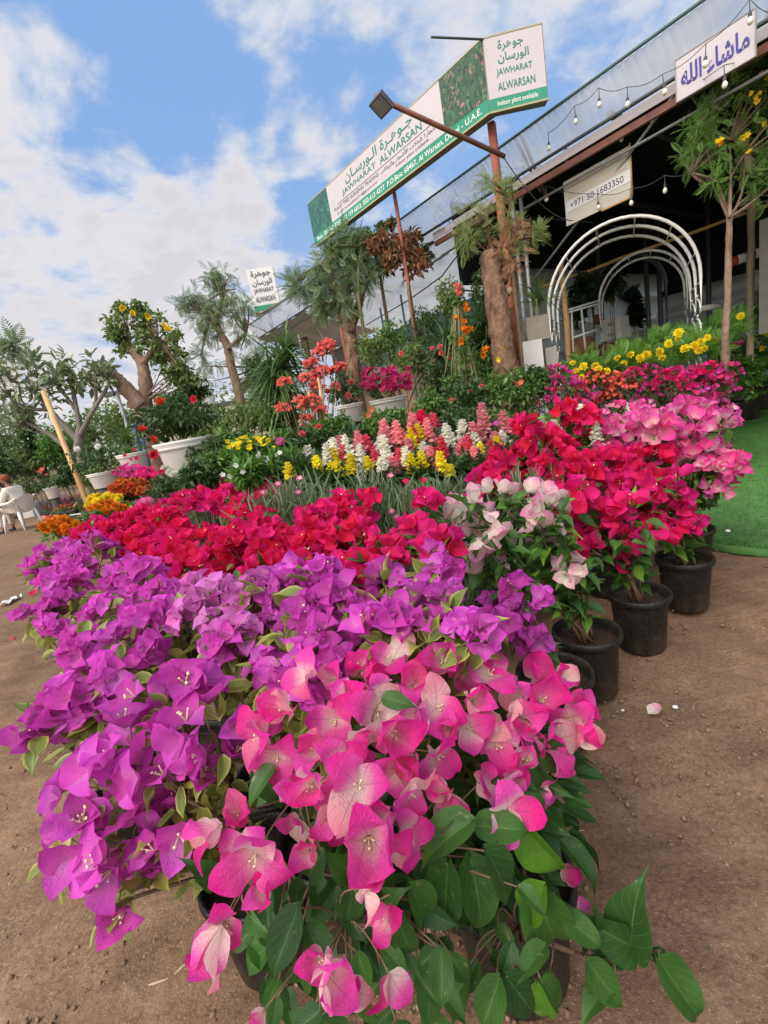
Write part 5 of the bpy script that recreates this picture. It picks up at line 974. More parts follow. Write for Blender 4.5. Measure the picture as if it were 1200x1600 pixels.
def beds():
    # yellow-flowered ferny plants below the arches
    for c, r, k, l, fl in [((920, 580), (36, 22), 5.7, 'ferny green plant with yellow blooms at the foot of the large white arch', [(900, 580), (912, 573), (908, 590), (935, 577), (948, 580), (930, 572), (895, 568)]),
                           ((985, 568), (40, 20), 5.6, 'ferny green plant with yellow blooms below the middle of the large white arch', [(965, 560), (975, 568), (985, 555), (1000, 560), (1010, 555), (1035, 560), (985, 580), (1030, 550)]),
                           ((1080, 548), (44, 22), 5.5, 'ferny green plant crowded with yellow blooms at the right leg of the large white arch', [(1045, 537), (1060, 530), (1085, 540), (1095, 535), (1105, 528), (1060, 520), (1070, 545), (1100, 545), (1115, 532), (1092, 548)]),
                           ((1003, 548), (34, 16), 6.6, 'feathery green plant in front of the small white arch', []), ((1130, 515), (36, 24), 6.0, 'feathery green plant at the foot of the peeling pole', [(1157, 494)]), ((1045, 535), (34, 20), 6.2, 'feathery green plant beside the right leg of the large white arch', []), ((1190, 485), (26, 30), 9.2, 'tall feathery plant below the grey board', [])]:
        shrub('bedding_plant', l, 'flowering plant', c, r, k, 'fresh_leaf', FROND, .17, 46, 9, [('yellow_petal', RUF, 'ruf', .09, fl)] if fl else None, droop=-.5)
    # shrub row at the back
    rows = [((670, 640), (42, 26), 4.3, 'green_leaf', 'leafy shrub right of the white pot with plum red bougainvillea', []), ((735, 622), (46, 30), 4.5, 'dark_leaf', 'dense rose shrub with small coral buds at the back of the bed', [('coral', RUF, 'ruf', .05, [(735, 612), (706, 625), (752, 604), (803, 600)])]), ((800, 612), (40, 36), 4.3, 'green_leaf', 'leafy shrub at the foot of the lopped trunk', [('yellow_petal', PENTA, 'penta', .06, [(783, 545), (782, 555), (780, 562)]), ('orange_red', PENTA, 'penta', .06, [(808, 602), (815, 597)])]), ((835, 592), (24, 20), 4.4, 'dark_leaf', 'low shrub in front of the painted concrete block', []),
            ((600, 665), (46, 22), 4.2, 'green_leaf', 'low green shrub below the white pot with plum red bougainvillea', [('orange_red', PENTA, 'penta', .06, [(580, 640), (575, 650)])]), ((520, 668), (36, 20), 4.4, 'green_leaf', 'low green plant below the coral bougainvillea', [('orange_red', RUF, 'ruf', .08, [(498, 668), (472, 678)])]), ((770, 662), (30, 18), 3.9, 'green_leaf', 'low green plant behind the soft pink snapdragons', [('violet', PENTA, 'penta', .05, [(775, 662)])]), ((690, 590), (40, 28), 5.4, 'dark_leaf', 'shrub with small pink blooms below the green netting', [('coral', RUF, 'ruf', .06, [(675, 545), (688, 542), (690, 552), (627, 553), (700, 560)])]),
            ((610, 530), (26, 34), 7.2, 'green_leaf', 'tall leafy plant in front of the green netting, left of the thin post', []), ((665, 515), (30, 36), 7.3, 'dark_leaf', 'tall dark plant in front of the green netting, right of the thin post', []), ((700, 470), (22, 34), 7.0, 'hedge_leaf', 'tall light plant behind the orange-flowered climber', []), ((755, 470), (20, 44), 6.8, 'dark_leaf', 'tall dark plant between the orange-flowered climber and the lopped trunk', []), ((580, 545), (26, 26), 6.6, 'hedge_leaf', 'light bush behind the white pot with plum red bougainvillea', []), ((645, 560), (30, 24), 6.0, 'hedge_leaf', 'pale arching shrub in front of the plank fence', []), ((760, 570), (24, 24), 5.4, 'green_leaf', 'bushy shrub left of the lopped trunk', []), ((720, 660), (40, 20), 4.0, 'dark_leaf', 'low shrub between snapdragons and rose shrub', [])]
    for c, r, k, m, l, fl in rows: shrub('garden_shrub', l, 'shrub', c, r, k, m, LEAF_LO, .058, 60, 16, fl)
    # bedding behind the crimson hedge
    mm = [((400, 700), (46, 14), 4.2, 'yellow bedding plant mass left of the snapdragons', [('yellow_petal', PENTA, 'penta', .05, [(352+R.uniform(0, 75), 683+R.uniform(0, 18)) for _ in range(34)])]), ((440, 728), (34, 14), 3.4, 'green bedding plant with white and pink blooms beside the first yellow snapdragon', [('white_petal', PENTA, 'penta', .05, [(402, 710), (430, 713), (437, 708), (415, 718), (385, 722), (450, 735)]), ('candy', RUF, 'ruf', .07, [(438, 690)])]), ((395, 742), (40, 18), 3.2, 'green bedding plant above the crimson hedge with white specks', [('white_petal', PENTA, 'penta', .045, [(360, 745), (380, 738), (348, 742), (368, 728)])]), ((480, 735), (34, 18), 3.2, 'dark narrow-leaved plant under the first white snapdragons', [])]
    for c, r, k, l, fl in mm: shrub('bedding_plant', l, 'flowering plant', c, r, k, 'fresh_leaf' if 'dark' not in l else 'dark_leaf', NARROW, .11, 60, 16, fl, droop=-.4)
    for c, r, k in [((560, 765), (40, 20), 3.0), ((650, 745), (40, 20), 3.1), ((730, 735), (36, 18), 3.1), ((790, 725), (30, 18), 3.0), ((520, 755), (40, 18), 3.0), ((610, 720), (60, 18), 3.6), ((480, 690), (50, 14), 4.4), ((560, 690), (50, 16), 4.2)]:
        shrub('bedding_plant', 'dark narrow-leaved clump without blooms under the snapdragon spikes', 'bedding plant', c, r, k, 'dark_leaf', NARROW, .12, 50, 18, None, group='leaf clumps of the snapdragon bed', droop=-.2)
    # marigolds and chrysanthemums by the path
    def mum(label, cat, c, r, k, m, n, leaf, s, tp=RUF, key='ruf', top=.55):
        pts = []
        while len(pts) < n:
            u, v = R.uniform(-1, 1), R.uniform(-1, 1)
            if u*u+v*v < 1 and v < top: pts.append((c[0]+u*r[0], c[1]+v*r[1]))
        shrub('chrysanthemum' if 'mum' in cat else 'marigold', label, cat, (c[0], c[1]+r[1]*.3), r, k, leaf, LEAF_LO, .05, 46, 14, [(m, tp, key, s, pts)])
    mum('orange marigold at the tip of the crimson hedge beside the sand', 'marigold', (95, 822), (30, 13), 4.2, 'orange_petal', 34, 'fresh_leaf', .085); mum('orange marigold tucked behind the crimson hedge below the yellow chrysanthemum', 'marigold', (170, 795), (32, 10), 4.4, 'orange_petal', 22, 'green_leaf', .08)
    mum('yellow chrysanthemum mound in front of the rust-orange one', 'chrysanthemum', (168, 786), (34, 14), 5.0, 'yellow_petal', 44, 'dark_leaf', .085); mum('rust-orange chrysanthemum mound behind the yellow one', 'chrysanthemum', (205, 764), (32, 14), 5.2, 'rust_petal', 70, 'dark_leaf', .08)
    mum('magenta flowering mound in front of the square white pot', 'flowering plant', (205, 738), (28, 11), 5.8, 'magenta', 55, 'dark_leaf', .07, PENTA, 'penta'); mum('deep red flowering mound right of the magenta mound', 'flowering plant', (240, 742), (24, 12), 5.5, 'cherry', 40, 'dark_leaf', .06, PENTA, 'penta')
    shrub('rose_bush', 'dark rose bush with cream blooms below the big leaning white pot', 'rose bush', (262, 762), (34, 22), 4.6, 'dark_leaf', LEAF_LO, .05, 50, 14, [('snap_white', RUF, 'ruf', .09, [(266, 738), (258, 732), (272, 742)])])
    shrub('bedding_plant', 'pale pink bedding plant at the near edge of the crimson hedge', 'flowering plant', (225, 790), (22, 10), 4.0, 'green_leaf', LEAF_LO, .05, 20, 10, [('candy', RUF, 'ruf', .08, [(225, 786), (215, 795), (232, 784), (218, 788)])])
beds()
# ------------------------------------------------------------------ trees
def tree(name, label, cat, k, limbs, crown, tpl, mat, ls, per, bark='bark', cr=None, ncl=7, fl=None, droop=.15, twigs=.5, base_y=None, crowns=None, jit=.10, cuts=()):
    """limbs: ([pixel points], radius px at start, radius px at end); crown: (px, py, rpx) masses."""
    r0 = W(limbs[0][0][0][0], limbs[0][0][0][1], k); root = thing(name, label, cat, (r0[0], r0[1], 0)); mb = MB(); first = True; ends = []
    for pts, a, b in limbs:
        P = [W(x, y, k + R.uniform(-.02, .02)*k*(0 if first else 1)) for x, y in pts]
        if first:
            g = P[0].copy(); g[2] = -.05; P = [g] + P if P[0][2] > .05 else P; first = False
        P = np.array(P); q = np.linspace(0, 1, len(P)); qq = np.linspace(0, 1, 8*len(P)); P2 = np.stack([np.interp(qq, q, P[:, i]) for i in range(3)], 1)
        for _ in range(2): P2[1:-1] = (P2[:-2]+P2[1:-1]*2+P2[2:])/4
        mb.tube(P2, np.linspace(a, b, len(P2))*k/FPX*(1 + NR.uniform(-.05, .05, len(P2))), 18, jit); ends.append(P2[-1])
    mb.build('trunk', bark, root)
    if cuts:
        for (x, y, r, dx, dy) in cuts: c = W(x, y, k); d = nrmz(W(x+dx, y+dy, k)-c + (CAM-c)*.02); m2 = MB(); m2.tube([c - d*r*1.2*k/FPX, c + d*r*.5*k/FPX], [r*1.05*k/FPX, r*k/FPX], 12, .06); m2.build('cut_stub', 'cut_wood', root)
    lf = MB(); tw = MB(); E_ = np.array(ends)
    for (x, y, r) in crown:
        P = W(x, y, k); rr = r*k/FPX; C = clumps(P, (rr, rr, rr*.85), ncl); leafcloud(lf, C, rr*(cr or .38), per, tpl, ls, droop)
        e = E_[np.argmin(np.linalg.norm(E_-P, axis=1))]
        for i in range(max(2, int(ncl*twigs))): tw.tube(curve3(e, C[i % len(C)], NR.normal(0, rr*.15, 3), 6), np.linspace(.022, .006, 6)*(k/10+.25), 5)
    tw.build('branch', bark, root); lf.build('crown', mat, root)
    for (m, tp, key, s, pts) in fl or ():
        for q in pts: p = W(q[0], q[1], k*R.uniform(.93, .99)); i = R.randrange(len(tp)); flower(root, p, nrmz(CAM-p) + UP*.4 + NR.normal(0, .3, 3), s, key, tp[i], i, m, False)
    return root
def trees():
    tree('lopped_tree', 'thick lopped trunk with sparse golden-green sprays beside the thick rust-red post', 'tree', 5.0, [([(794, 600), (785, 540), (777, 480), (769, 430), (764, 398)], 20, 15), ([(785, 440), (800, 400), (808, 370)], 8, 5), ([(772, 405), (768, 385), (755, 340)], 5, 2), ([(776, 405), (790, 360), (800, 310)], 4, 2)],
         [(742, 345, 22), (765, 315, 24), (735, 385, 18), (800, 340, 22), (830, 375, 18), (800, 400, 20), (770, 355, 22), (838, 365, 14), (760, 285, 14), (795, 290, 12), (725, 365, 14)], FROND, 'gold_feather_leaf', .12, 9, ncl=7, droop=-.1, cr=.5, jit=.13, cuts=[(760, 402, 9, -10, -8), (790, 400, 8, 4, -10), (768, 488, 8, -12, 2), (796, 455, 6, 12, -4)])
    tree('dried_shrub', 'clump of dried brown sprays caught on the lopped trunk and its post', 'plant', 4.95, [([(800, 420), (798, 395)], 4, 2)], [(795, 380, 20), (805, 350, 14), (800, 410, 16), (785, 395, 12)], FROND, 'dry_leaf', .15, 6, bark='stem_brown', ncl=6, cr=.5)
    tree('feathery_tree', 'grey-green feathery tree with twin brown trunks below the far end of the long sign', 'tree', 7.8, [([(553, 600), (550, 560), (545, 510), (540, 470)], 12.5, 8.5), ([(545, 520), (560, 480), (568, 450)], 8, 4), ([(540, 480), (520, 440), (500, 415)], 6, 3), ([(540, 480), (545, 430), (548, 400)], 6, 3)],
         [(520, 420, 34), (550, 400, 32), (500, 440, 26), (470, 450, 22), (535, 450, 34), (560, 440, 28), (520, 390, 22), (545, 375, 20), (575, 420, 22), (540, 480, 26), (500, 480, 16), (560, 375, 16)], FROND, 'feather_leaf', .26, 11, ncl=11, droop=.3, cr=.45)
    tree('garden_tree', 'tree with a slim leaning trunk and feathery dark crown left of the small far sign', 'tree', 13, [([(376, 650), (374, 615), (362, 575), (355, 540), (342, 515), (330, 490)], 8.5, 4.5), ([(374, 612), (392, 588), (402, 575)], 7, 4), ([(335, 505), (345, 480), (350, 455)], 5, 2), ([(355, 545), (385, 520)], 3, 2)],
         [(335, 450, 26), (350, 470, 28), (310, 470, 24), (320, 490, 26), (365, 495, 24), (290, 475, 16), (345, 430, 16), (375, 530, 24), (400, 545, 24), (385, 565, 20), (330, 580, 20), (312, 550, 14), (370, 460, 18), (340, 510, 20), (385, 480, 14), (320, 520, 14), (395, 600, 14), (338, 440, 20), (300, 468, 16), (355, 485, 18), (325, 480, 20)], FROND, 'feather_leaf', .30, 8, ncl=8, bark='pale_bark', droop=.35)
    tree('lopped_tree', 'tree with two stout bare limbs, one sawn off, and a small-leaved crown with yellow flowers', 'tree', 11, [([(232, 690), (226, 655), (222, 630)], 14, 12), ([(222, 635), (195, 605), (165, 575)], 12, 9), ([(226, 650), (228, 600), (222, 565), (205, 545)], 11, 7), ([(222, 570), (240, 545), (245, 530)], 5, 3)],
         [(190, 505, 24), (220, 500, 28), (248, 515, 26), (195, 535, 20), (235, 540, 24), (265, 535, 20), (180, 525, 16), (278, 565, 20), (268, 590, 20), (290, 590, 16), (190, 482, 13), (215, 482, 13), (250, 560, 12)], LEAF_LO, 'hedge_leaf', .13, 17, ncl=13, bark='pale_bark', fl=[('yellow_petal', TRUMP, 'trump', .17, [(192, 482), (232, 495), (256, 512), (262, 516), (205, 492)])], cuts=[(163, 574, 9, -10, -8), (205, 632, 6, -12, 0)])
    tree('frangipani_tree', 'frangipani with bare grey forking branches and whitish flowers above the paddle leaves', 'tree', 10.5, [([(122, 700), (124, 680), (126, 670)], 7, 6), ([(126, 680), (140, 650), (165, 610), (180, 580)], 4, 2), ([(126, 680), (120, 640), (112, 600), (108, 575)], 4, 2), ([(124, 690), (95, 660), (70, 630), (50, 610)], 5, 2), ([(118, 640), (90, 600)], 3, 2), ([(135, 660), (150, 630), (150, 590)], 3, 2), ([(75, 640), (40, 640), (15, 620)], 3, 2), ([(105, 700), (80, 680), (40, 660)], 4, 2)],
         [(105, 575, 26), (145, 580, 24), (75, 590, 30), (40, 590, 30), (15, 600, 28), (60, 620, 28), (20, 640, 28), (165, 585, 14), (50, 570, 22), (100, 600, 24), (0, 570, 24), (-20, 610, 34), (30, 655, 26), (130, 600, 16)], PADDLE, 'plumeria_leaf', .23, 9, ncl=8, bark='grey_bark', fl=[('white_petal', PENTA, 'penta', .11, [(R.uniform(0, 75), R.uniform(565, 615)) for _ in range(26)])], droop=-.2, cr=.5)
    tree('yellow_trumpet_tree', 'slender yellow trumpet tree standing in front of the hanging board with Arabic lettering', 'tree', 4.7, [([(1133, 520), (1137, 470), (1138, 400), (1140, 340)], 5.5, 4), ([(1140, 345), (1120, 300), (1100, 275), (1080, 270)], 2.2, 1), ([(1140, 340), (1142, 280), (1140, 220)], 2.6, 1.2), ([(1140, 350), (1160, 300), (1165, 240)], 2.4, 1.2), ([(1138, 330), (1110, 260), (1098, 200)], 1.8, .9)],
         [(1120, 200, 30), (1150, 170, 34), (1080, 210, 18), (1100, 240, 26), (1150, 230, 34), (1185, 200, 34), (1140, 130, 28), (1175, 130, 26), (1190, 250, 30), (1110, 170, 22), (1160, 280, 28), (1195, 300, 24), (1160, 100, 18), (1195, 160, 30), (1110, 290, 16), (1075, 240, 12), (1215, 220, 40)], FROND, 'green_leaf', .155, 5, ncl=9, bark='pale_bark', fl=[('yellow_petal', TRUMP, 'trump', .056, [(1165, 87), (1172, 82), (1178, 85), (1170, 148), (1178, 152), (1185, 150), (1182, 160), (1118, 225), (1125, 222), (1160, 215), (1168, 212), (1155, 218), (1196, 195), (1172, 240), (1190, 118), (1198, 122)]), ('orange_petal', TRUMP, 'trump', .05, [(1164, 216), (1166, 222), (1168, 84), (1128, 226)])], cr=.45)
    tree('climbing_vine', 'tall orange-flowered climber on a stake left of the lopped trunk', 'climber', 4.9, [([(724, 640), (722, 580), (716, 520), (713, 455)], 3, 2)], [(722, 620, 24), (724, 590, 24), (718, 560, 22), (718, 530, 18), (716, 500, 15), (715, 470, 11), (714, 455, 8), (740, 610, 20), (705, 600, 16)], LEAF_LO, 'green_leaf', .06, 13, ncl=8, bark='stem_green', fl=[('coral', UMB, 'umb', .12, [(716, 455), (715, 448)]), ('orange_petal', TRUMP, 'trump', .07, [(726, 480), (728, 486), (733, 515), (730, 520), (727, 516), (718, 532), (722, 535), (756, 550), (754, 555), (725, 505), (715, 500), (760, 548)])])
    tree('dried_vine', 'brown dried vine hanging from the far end of the corrugated eave', 'vine', 7.2, [([(640, 470), (636, 420), (610, 375)], 3, 2)], [(600, 375, 20), (620, 390, 22), (640, 400, 22), (655, 410, 18), (610, 405, 16), (585, 380, 14), (640, 375, 14)], LEAF_LO, 'dry_leaf', .11, 12, bark='stem_brown', ncl=9)
    tree('dark_vine', 'dark leafy vine matted over the roof edge behind the dried vine', 'vine', 8.0, [([(600, 470), (590, 400)], 3, 2)], [(590, 390, 24), (570, 400, 20), (615, 385, 22), (650, 385, 22), (600, 415, 20), (665, 395, 14)], LEAF_LO, 'dark_leaf', .12, 14, bark='stem_brown', ncl=9)
    tree('green_vine', 'light green creeper growing along the top of the eave below the long sign', 'vine', 7.6, [([(560, 470), (560, 420), (565, 385)], 3, 2)], [(575, 365, 12), (555, 375, 14), (595, 355, 10), (540, 385, 12), (610, 350, 8), (520, 385, 12)], LEAF_LO, 'hedge_leaf', .09, 12, bark='stem_green', ncl=7)
    # coral bougainvillea on stakes
    boug('coral red bougainvillea trained tall and sparse on bamboo stakes', [(W(510, 542, 4.6), .10), (W(498, 553, 4.6), .07), (W(485, 570, 4.6), .08), (W(490, 590, 4.6), .08), (W(478, 592, 4.5), .07), (W(505, 580, 4.6), .08), (W(530, 575, 4.6), .08), (W(520, 580, 4.6), .06), (W(445, 597, 4.5), .07), (W(478, 632, 4.4), .09), (W(490, 625, 4.4), .07), (W(440, 638, 4.4), .07), (W(466, 625, 4.4), .05), (W(500, 640, 4.4), .06), (W(525, 605, 4.6), .05), (W(478, 655, 4.4), .06), (W(495, 605, 4.5), .07)], 'coral', fs=.028, dens=2.6, leafs=.35, leaf='dark_leaf', leaf_tpl=LEAF_LO, lsize=.03, indiv=False, tris=TRI_LO, pot=W(485, 700, 4.4)[:2])
    def stake(px, y0, y1, k, label): a, b = W(px, y0, k), W(px-8, y1, k); mb = MB(); mb.tube([[a[0], a[1], 0], b], .011, 7); tag(mb.build('stake', 'bamboo'), label, 'stake')
    stake(490, 690, 612, 4.4, 'bamboo stake holding the left side of the coral bougainvillea'); stake(505, 680, 590, 4.4, 'bamboo stake holding the middle of the coral bougainvillea')
    a, b = W(128, 752, 7.2), W(68, 612, 7.6); mb = MB(); mb.tube([[a[0], a[1], .2], b], .045, 8, .05); tag(mb.build('stake', 'bamboo'), 'long leaning orange-brown stake rising from the black trough', 'stake')
    # dracaena and other rosettes
    def rosette(name, label, cat, px, py, k, n, ls, mat, up=.35, heads=((0, 0),), stemr=.03):
        P = W(px, py, k); root = thing(name, label, cat, (P[0], P[1], 0)); lf = MB(); st = MB()
        for dx, dy in heads:
            c = W(px+dx, py+dy, k); d = rdirs(n, -.35); d[:, 2] += up; lf.scatter(STRAP, np.repeat(c[None], n, 0) + NR.normal(0, .03, (n, 3)), d, UP + NR.normal(0, .15, (n, 3)), ls*NR.uniform(.7, 1.1, n)); st.tube(curve3([P[0], P[1], 0], c, NR.normal(0, .05, 3), 6), [stemr]*6, 7)
        st.build('stem', 'grey_bark', root); lf.build('foliage', mat, root)
    rosette('dracaena', 'dracaena with drooping strap leaves left of the coral bougainvillea', 'dracaena', 440, 580, 6.5, 95, .62, 'strap_leaf', .3, ((0, 0), (8, -25), (-8, 20), (2, 40)))
    rosette('dracaena', 'dark spiky dracaena behind the lopped trunk', 'dracaena', 760, 510, 5.9, 80, .55, 'dark_leaf', .4, ((0, 0), (6, 25), (-10, 35))); rosette('dracaena', 'spiky plant behind the beige concrete block', 'dracaena', 838, 470, 6.5, 40, .5, 'strap_leaf', .6)
    rosette('palm_plant', 'dark arching palm below the plastic roof', 'palm', 700, 540, 6.2, 60, .7, 'dark_leaf', .3, ((0, 0), (-10, 20))); rosette('agave', 'spiky striped plant in the square white pot', 'agave', 200, 690, 6.6, 30, .5, 'strap_leaf', .9)
    # rubber plants and shelves in the shed
    for px, py, r, k, l in ((915, 450, 16, 8.2, 'dark rubber plant between the left legs of the white arches'), (955, 445, 14, 8.6, 'dark rubber plant seen through the small arches'), (978, 470, 13, 10.8, 'dark rubber plant above the stacked white boxes'), (992, 490, 12, 10.8, 'dark rubber plant right of the stacked white boxes'), (900, 480, 14, 8.2, 'dark rubber plant above the white metal rack')): shrub('rubber_plant', l, 'rubber plant', (px, py), (r, r*1.6), k, 'rubber_leaf', LEAF, .22, 26, 6, None, stems=3)
shed_done = trees()
# ------------------------------------------------------------------ the seated man and his chair
def skin(name, nodes, edges, mat, parent, root_id, xf, sub=2):
    me = bpy.data.meshes.new(name); ids = list(nodes); P = [xf(nodes[i][:3]) for i in ids]; me.from_pydata([tuple(p) for p in P], [(ids.index(a), ids.index(b)) for a, b in edges], []); o = bpy.data.objects.new('skin', me); COL.objects.link(o)
    m = o.modifiers.new('skin', 'SKIN'); m.use_smooth_shade = True; s = o.modifiers.new('sub', 'SUBSURF'); s.levels = sub; s.render_levels = sub
    for i, k in enumerate(ids): r = nodes[k][3]; me.skin_vertices[0].data[i].radius = (r, r) if not isinstance(r, tuple) else r; me.skin_vertices[0].data[i].use_root = (k == root_id)
    bpy.context.view_layer.update(); m2 = bpy.data.meshes.new_from_object(o.evaluated_get(bpy.context.evaluated_depsgraph_get())); bpy.data.objects.remove(o)
    v = np.array([q.co[:] for q in m2.vertices]); by = {}
    for p in m2.polygons: by.setdefault(len(p.vertices), []).append(list(p.vertices))
    bpy.data.meshes.remove(m2); mb = MB(); mb.add(v, [np.array(x) for x in by.values()]); return mb.build(name, mat, parent)
def seated_man():
    c = G(40, 827); fx = nrmz(np.array([-1., .12, 0])); fy = np.array([-fx[1], fx[0], 0.]); xf = lambda q: c + fx*q[0] + fy*q[1] + UP*q[2]*1.05
    ch = thing('plastic_chair', 'white plastic armchair the man sits in beside the sand path', 'chair', c)
    mb = MB(); V = []; n, m = 9, 9
    for i in range(n):
        for j in range(m): u, v = i/(n-1)*2-1, j/(m-1); V.append(xf((-.21 + .44*v, .24*u*(1 - .06*v), .43 - .02*math.cos(u*1.4)*math.sin(PI*v) + .012*v)))
    mb.add(V, grid_faces(m, n)); mb.add([p - UP*.022 for p in V], grid_faces(m, n)[:, ::-1]); mb.build('seat', 'white_plastic', ch)
    mb = MB(); V = []
    for i in range(13):
        for j in range(8): u, v = i/12*2-1, j/7; V.append(xf((-.20 - .12*v + .09*u*u, .25*u*(1+.08*v), .42 + .38*v*(1-.30*u*u))))
    mb.add(V, grid_faces(8, 13)); mb.add([p - fx*.02 for p in V], grid_faces(8, 13)[:, ::-1]); mb.build('backrest', 'white_plastic', ch)
    for sx, sy in ((1, 1), (1, -1), (-1, 1), (-1, -1)): mb = MB(); mb.tube([xf((.19 if sx > 0 else -.2, .22*sy, .43)), xf((.23 if sx > 0 else -.23, .25*sy, .2)), xf((.26 if sx > 0 else -.26, .27*sy, 0))], [.036, .03, .022], 8); mb.build('leg', 'white_plastic', ch)
    for sy in (1, -1): mb = MB(); mb.tube([xf((-.29, .27*sy, .74)), xf((-.12, .29*sy, .67)), xf((.16, .29*sy, .655)), xf((.23, .28*sy, .63)), xf((.21, .25*sy, .42))], [.024, .03, .033, .03, .022], 8); mb.build('armrest', 'white_plastic', ch)
    p = thing('person', 'bearded man in a white tunic and rust turban sitting in the plastic chair', 'person', c)
    nodes = {'pel': (-.06, 0, .53, .11), 'sp': (-.07, 0, .70, .09), 'chest': (-.02, 0, .88, .10), 'nk': (.03, 0, 1.03, .055), 'jaw': (.09, 0, 1.10, .062), 'hd': (.08, 0, 1.16, .088), 'crn': (.07, 0, 1.22, .075), 'nose': (.18, 0, 1.14, .014)}
    E_ = [('pel', 'sp'), ('sp', 'chest'), ('chest', 'nk'), ('nk', 'jaw'), ('jaw', 'hd'), ('hd', 'crn'), ('hd', 'nose')]
    kt = {'pel': (-.06, 0, .53, (.17, .15)), 'sp': (-.07, 0, .70, (.16, .14)), 'chest': (-.02, 0, .88, (.18, .15)), 'col': (.02, 0, 1.0, .075)}; ke = [('pel', 'sp'), ('sp', 'chest'), ('chest', 'col')]; tr = {'w': (-.06, 0, .52, .15)}; te = []
    for s, sy in (('l', 1), ('r', -1)):
        nodes.update({'sh'+s: (-.02, .17*sy, .95, .045), 'el'+s: (.10, .25*sy, .72, .042), 'wr'+s: (.27, .17*sy, .62, .028), 'pm'+s: (.34, .15*sy, .61, .035), 'hp'+s: (.0, .10*sy, .51, .085), 'kn'+s: (.40, .13*sy, .50, .060), 'an'+s: (.42, .13*sy, .09, .036), 'to'+s: (.56, .14*sy, .03, .03)}); E_ += [('chest', 'sh'+s), ('sh'+s, 'el'+s), ('el'+s, 'wr'+s), ('wr'+s, 'pm'+s), ('pel', 'hp'+s), ('hp'+s, 'kn'+s), ('kn'+s, 'an'+s), ('an'+s, 'to'+s)]
        for i, (dy, ln) in enumerate(((-.03, .075), (-.01, .09), (.012, .085), (.032, .065))): nodes.update({f'f{i}'+s: (.375, (.15+dy*.8)*sy, .60, .011), f'g{i}'+s: (.375+ln, (.15+dy)*sy, .575, .009)}); E_ += [('pm'+s, f'f{i}'+s), (f'f{i}'+s, f'g{i}'+s)]
        nodes.update({'th'+s: (.34, .10*sy, .61, .011)}); E_.append(('pm'+s, 'th'+s))
        kt.update({'sh'+s: (-.02, .18*sy, .945, .09), 'el'+s: (.10, .25*sy, .72, .066), 'wr'+s: (.24, .18*sy, .63, .052)}); ke += [('chest', 'sh'+s), ('sh'+s, 'el'+s), ('el'+s, 'wr'+s)]
        tr.update({'hp'+s: (.02, .11*sy, .52, .11), 'kn'+s: (.41, .14*sy, .51, .088), 'an'+s: (.43, .14*sy, .12, .07)}); te += [('w', 'hp'+s), ('hp'+s, 'kn'+s), ('kn'+s, 'an'+s)]
    skin('body', nodes, E_, 'skin', p, 'pel', xf); skin('tunic', kt, ke, 'white_cloth', p, 'pel', xf); skin('trousers', tr, te, 'cream_cloth', p, 'w', xf)
    skin('tunic_skirt', {'a': (-.22, 0, .52, (.10, .05)), 'b': (-.06, 0, .53, (.21, .12)), 'c': (.22, 0, .56, (.2, .09)), 'd': (.38, 0, .55, (.19, .06))}, [('a', 'b'), ('b', 'c'), ('c', 'd')], 'cream_cloth', p, 'b', xf)
    mb = MB(); mb.lathe([(.0, .10), (.05, .095), (.095, .06), (.108, .02), (.105, -.02), (.09, -.035), (.05, -.03)], xf((.06, 0, 1.215)), 18, nrmz(UP*.95 - fx*.2)); mb.build('turban', 'turban_cloth', p)
    skin('beard', {'a': (.145, 0, 1.08, .045), 'b': (.13, 0, 1.025, .04), 'c': (.075, .06, 1.11, .03), 'd': (.075, -.06, 1.11, .03)}, [('a', 'b'), ('a', 'c'), ('a', 'd')], 'beard_hair', p, 'a', xf)
    skin('hair', {'a': (-.01, 0, 1.15, .05), 'b': (-.005, 0, 1.10, .04)}, [('a', 'b')], 'beard_hair', p, 'a', xf)
    for sy in (1, -1): skin('shoe', {'a': (.40, .14*sy, .045, .045), 'b': (.50, .145*sy, .04, .05), 'c': (.60, .15*sy, .03, .032)}, [('a', 'b'), ('b', 'c')], 'shoe', p, 'b', xf)
seated_man()
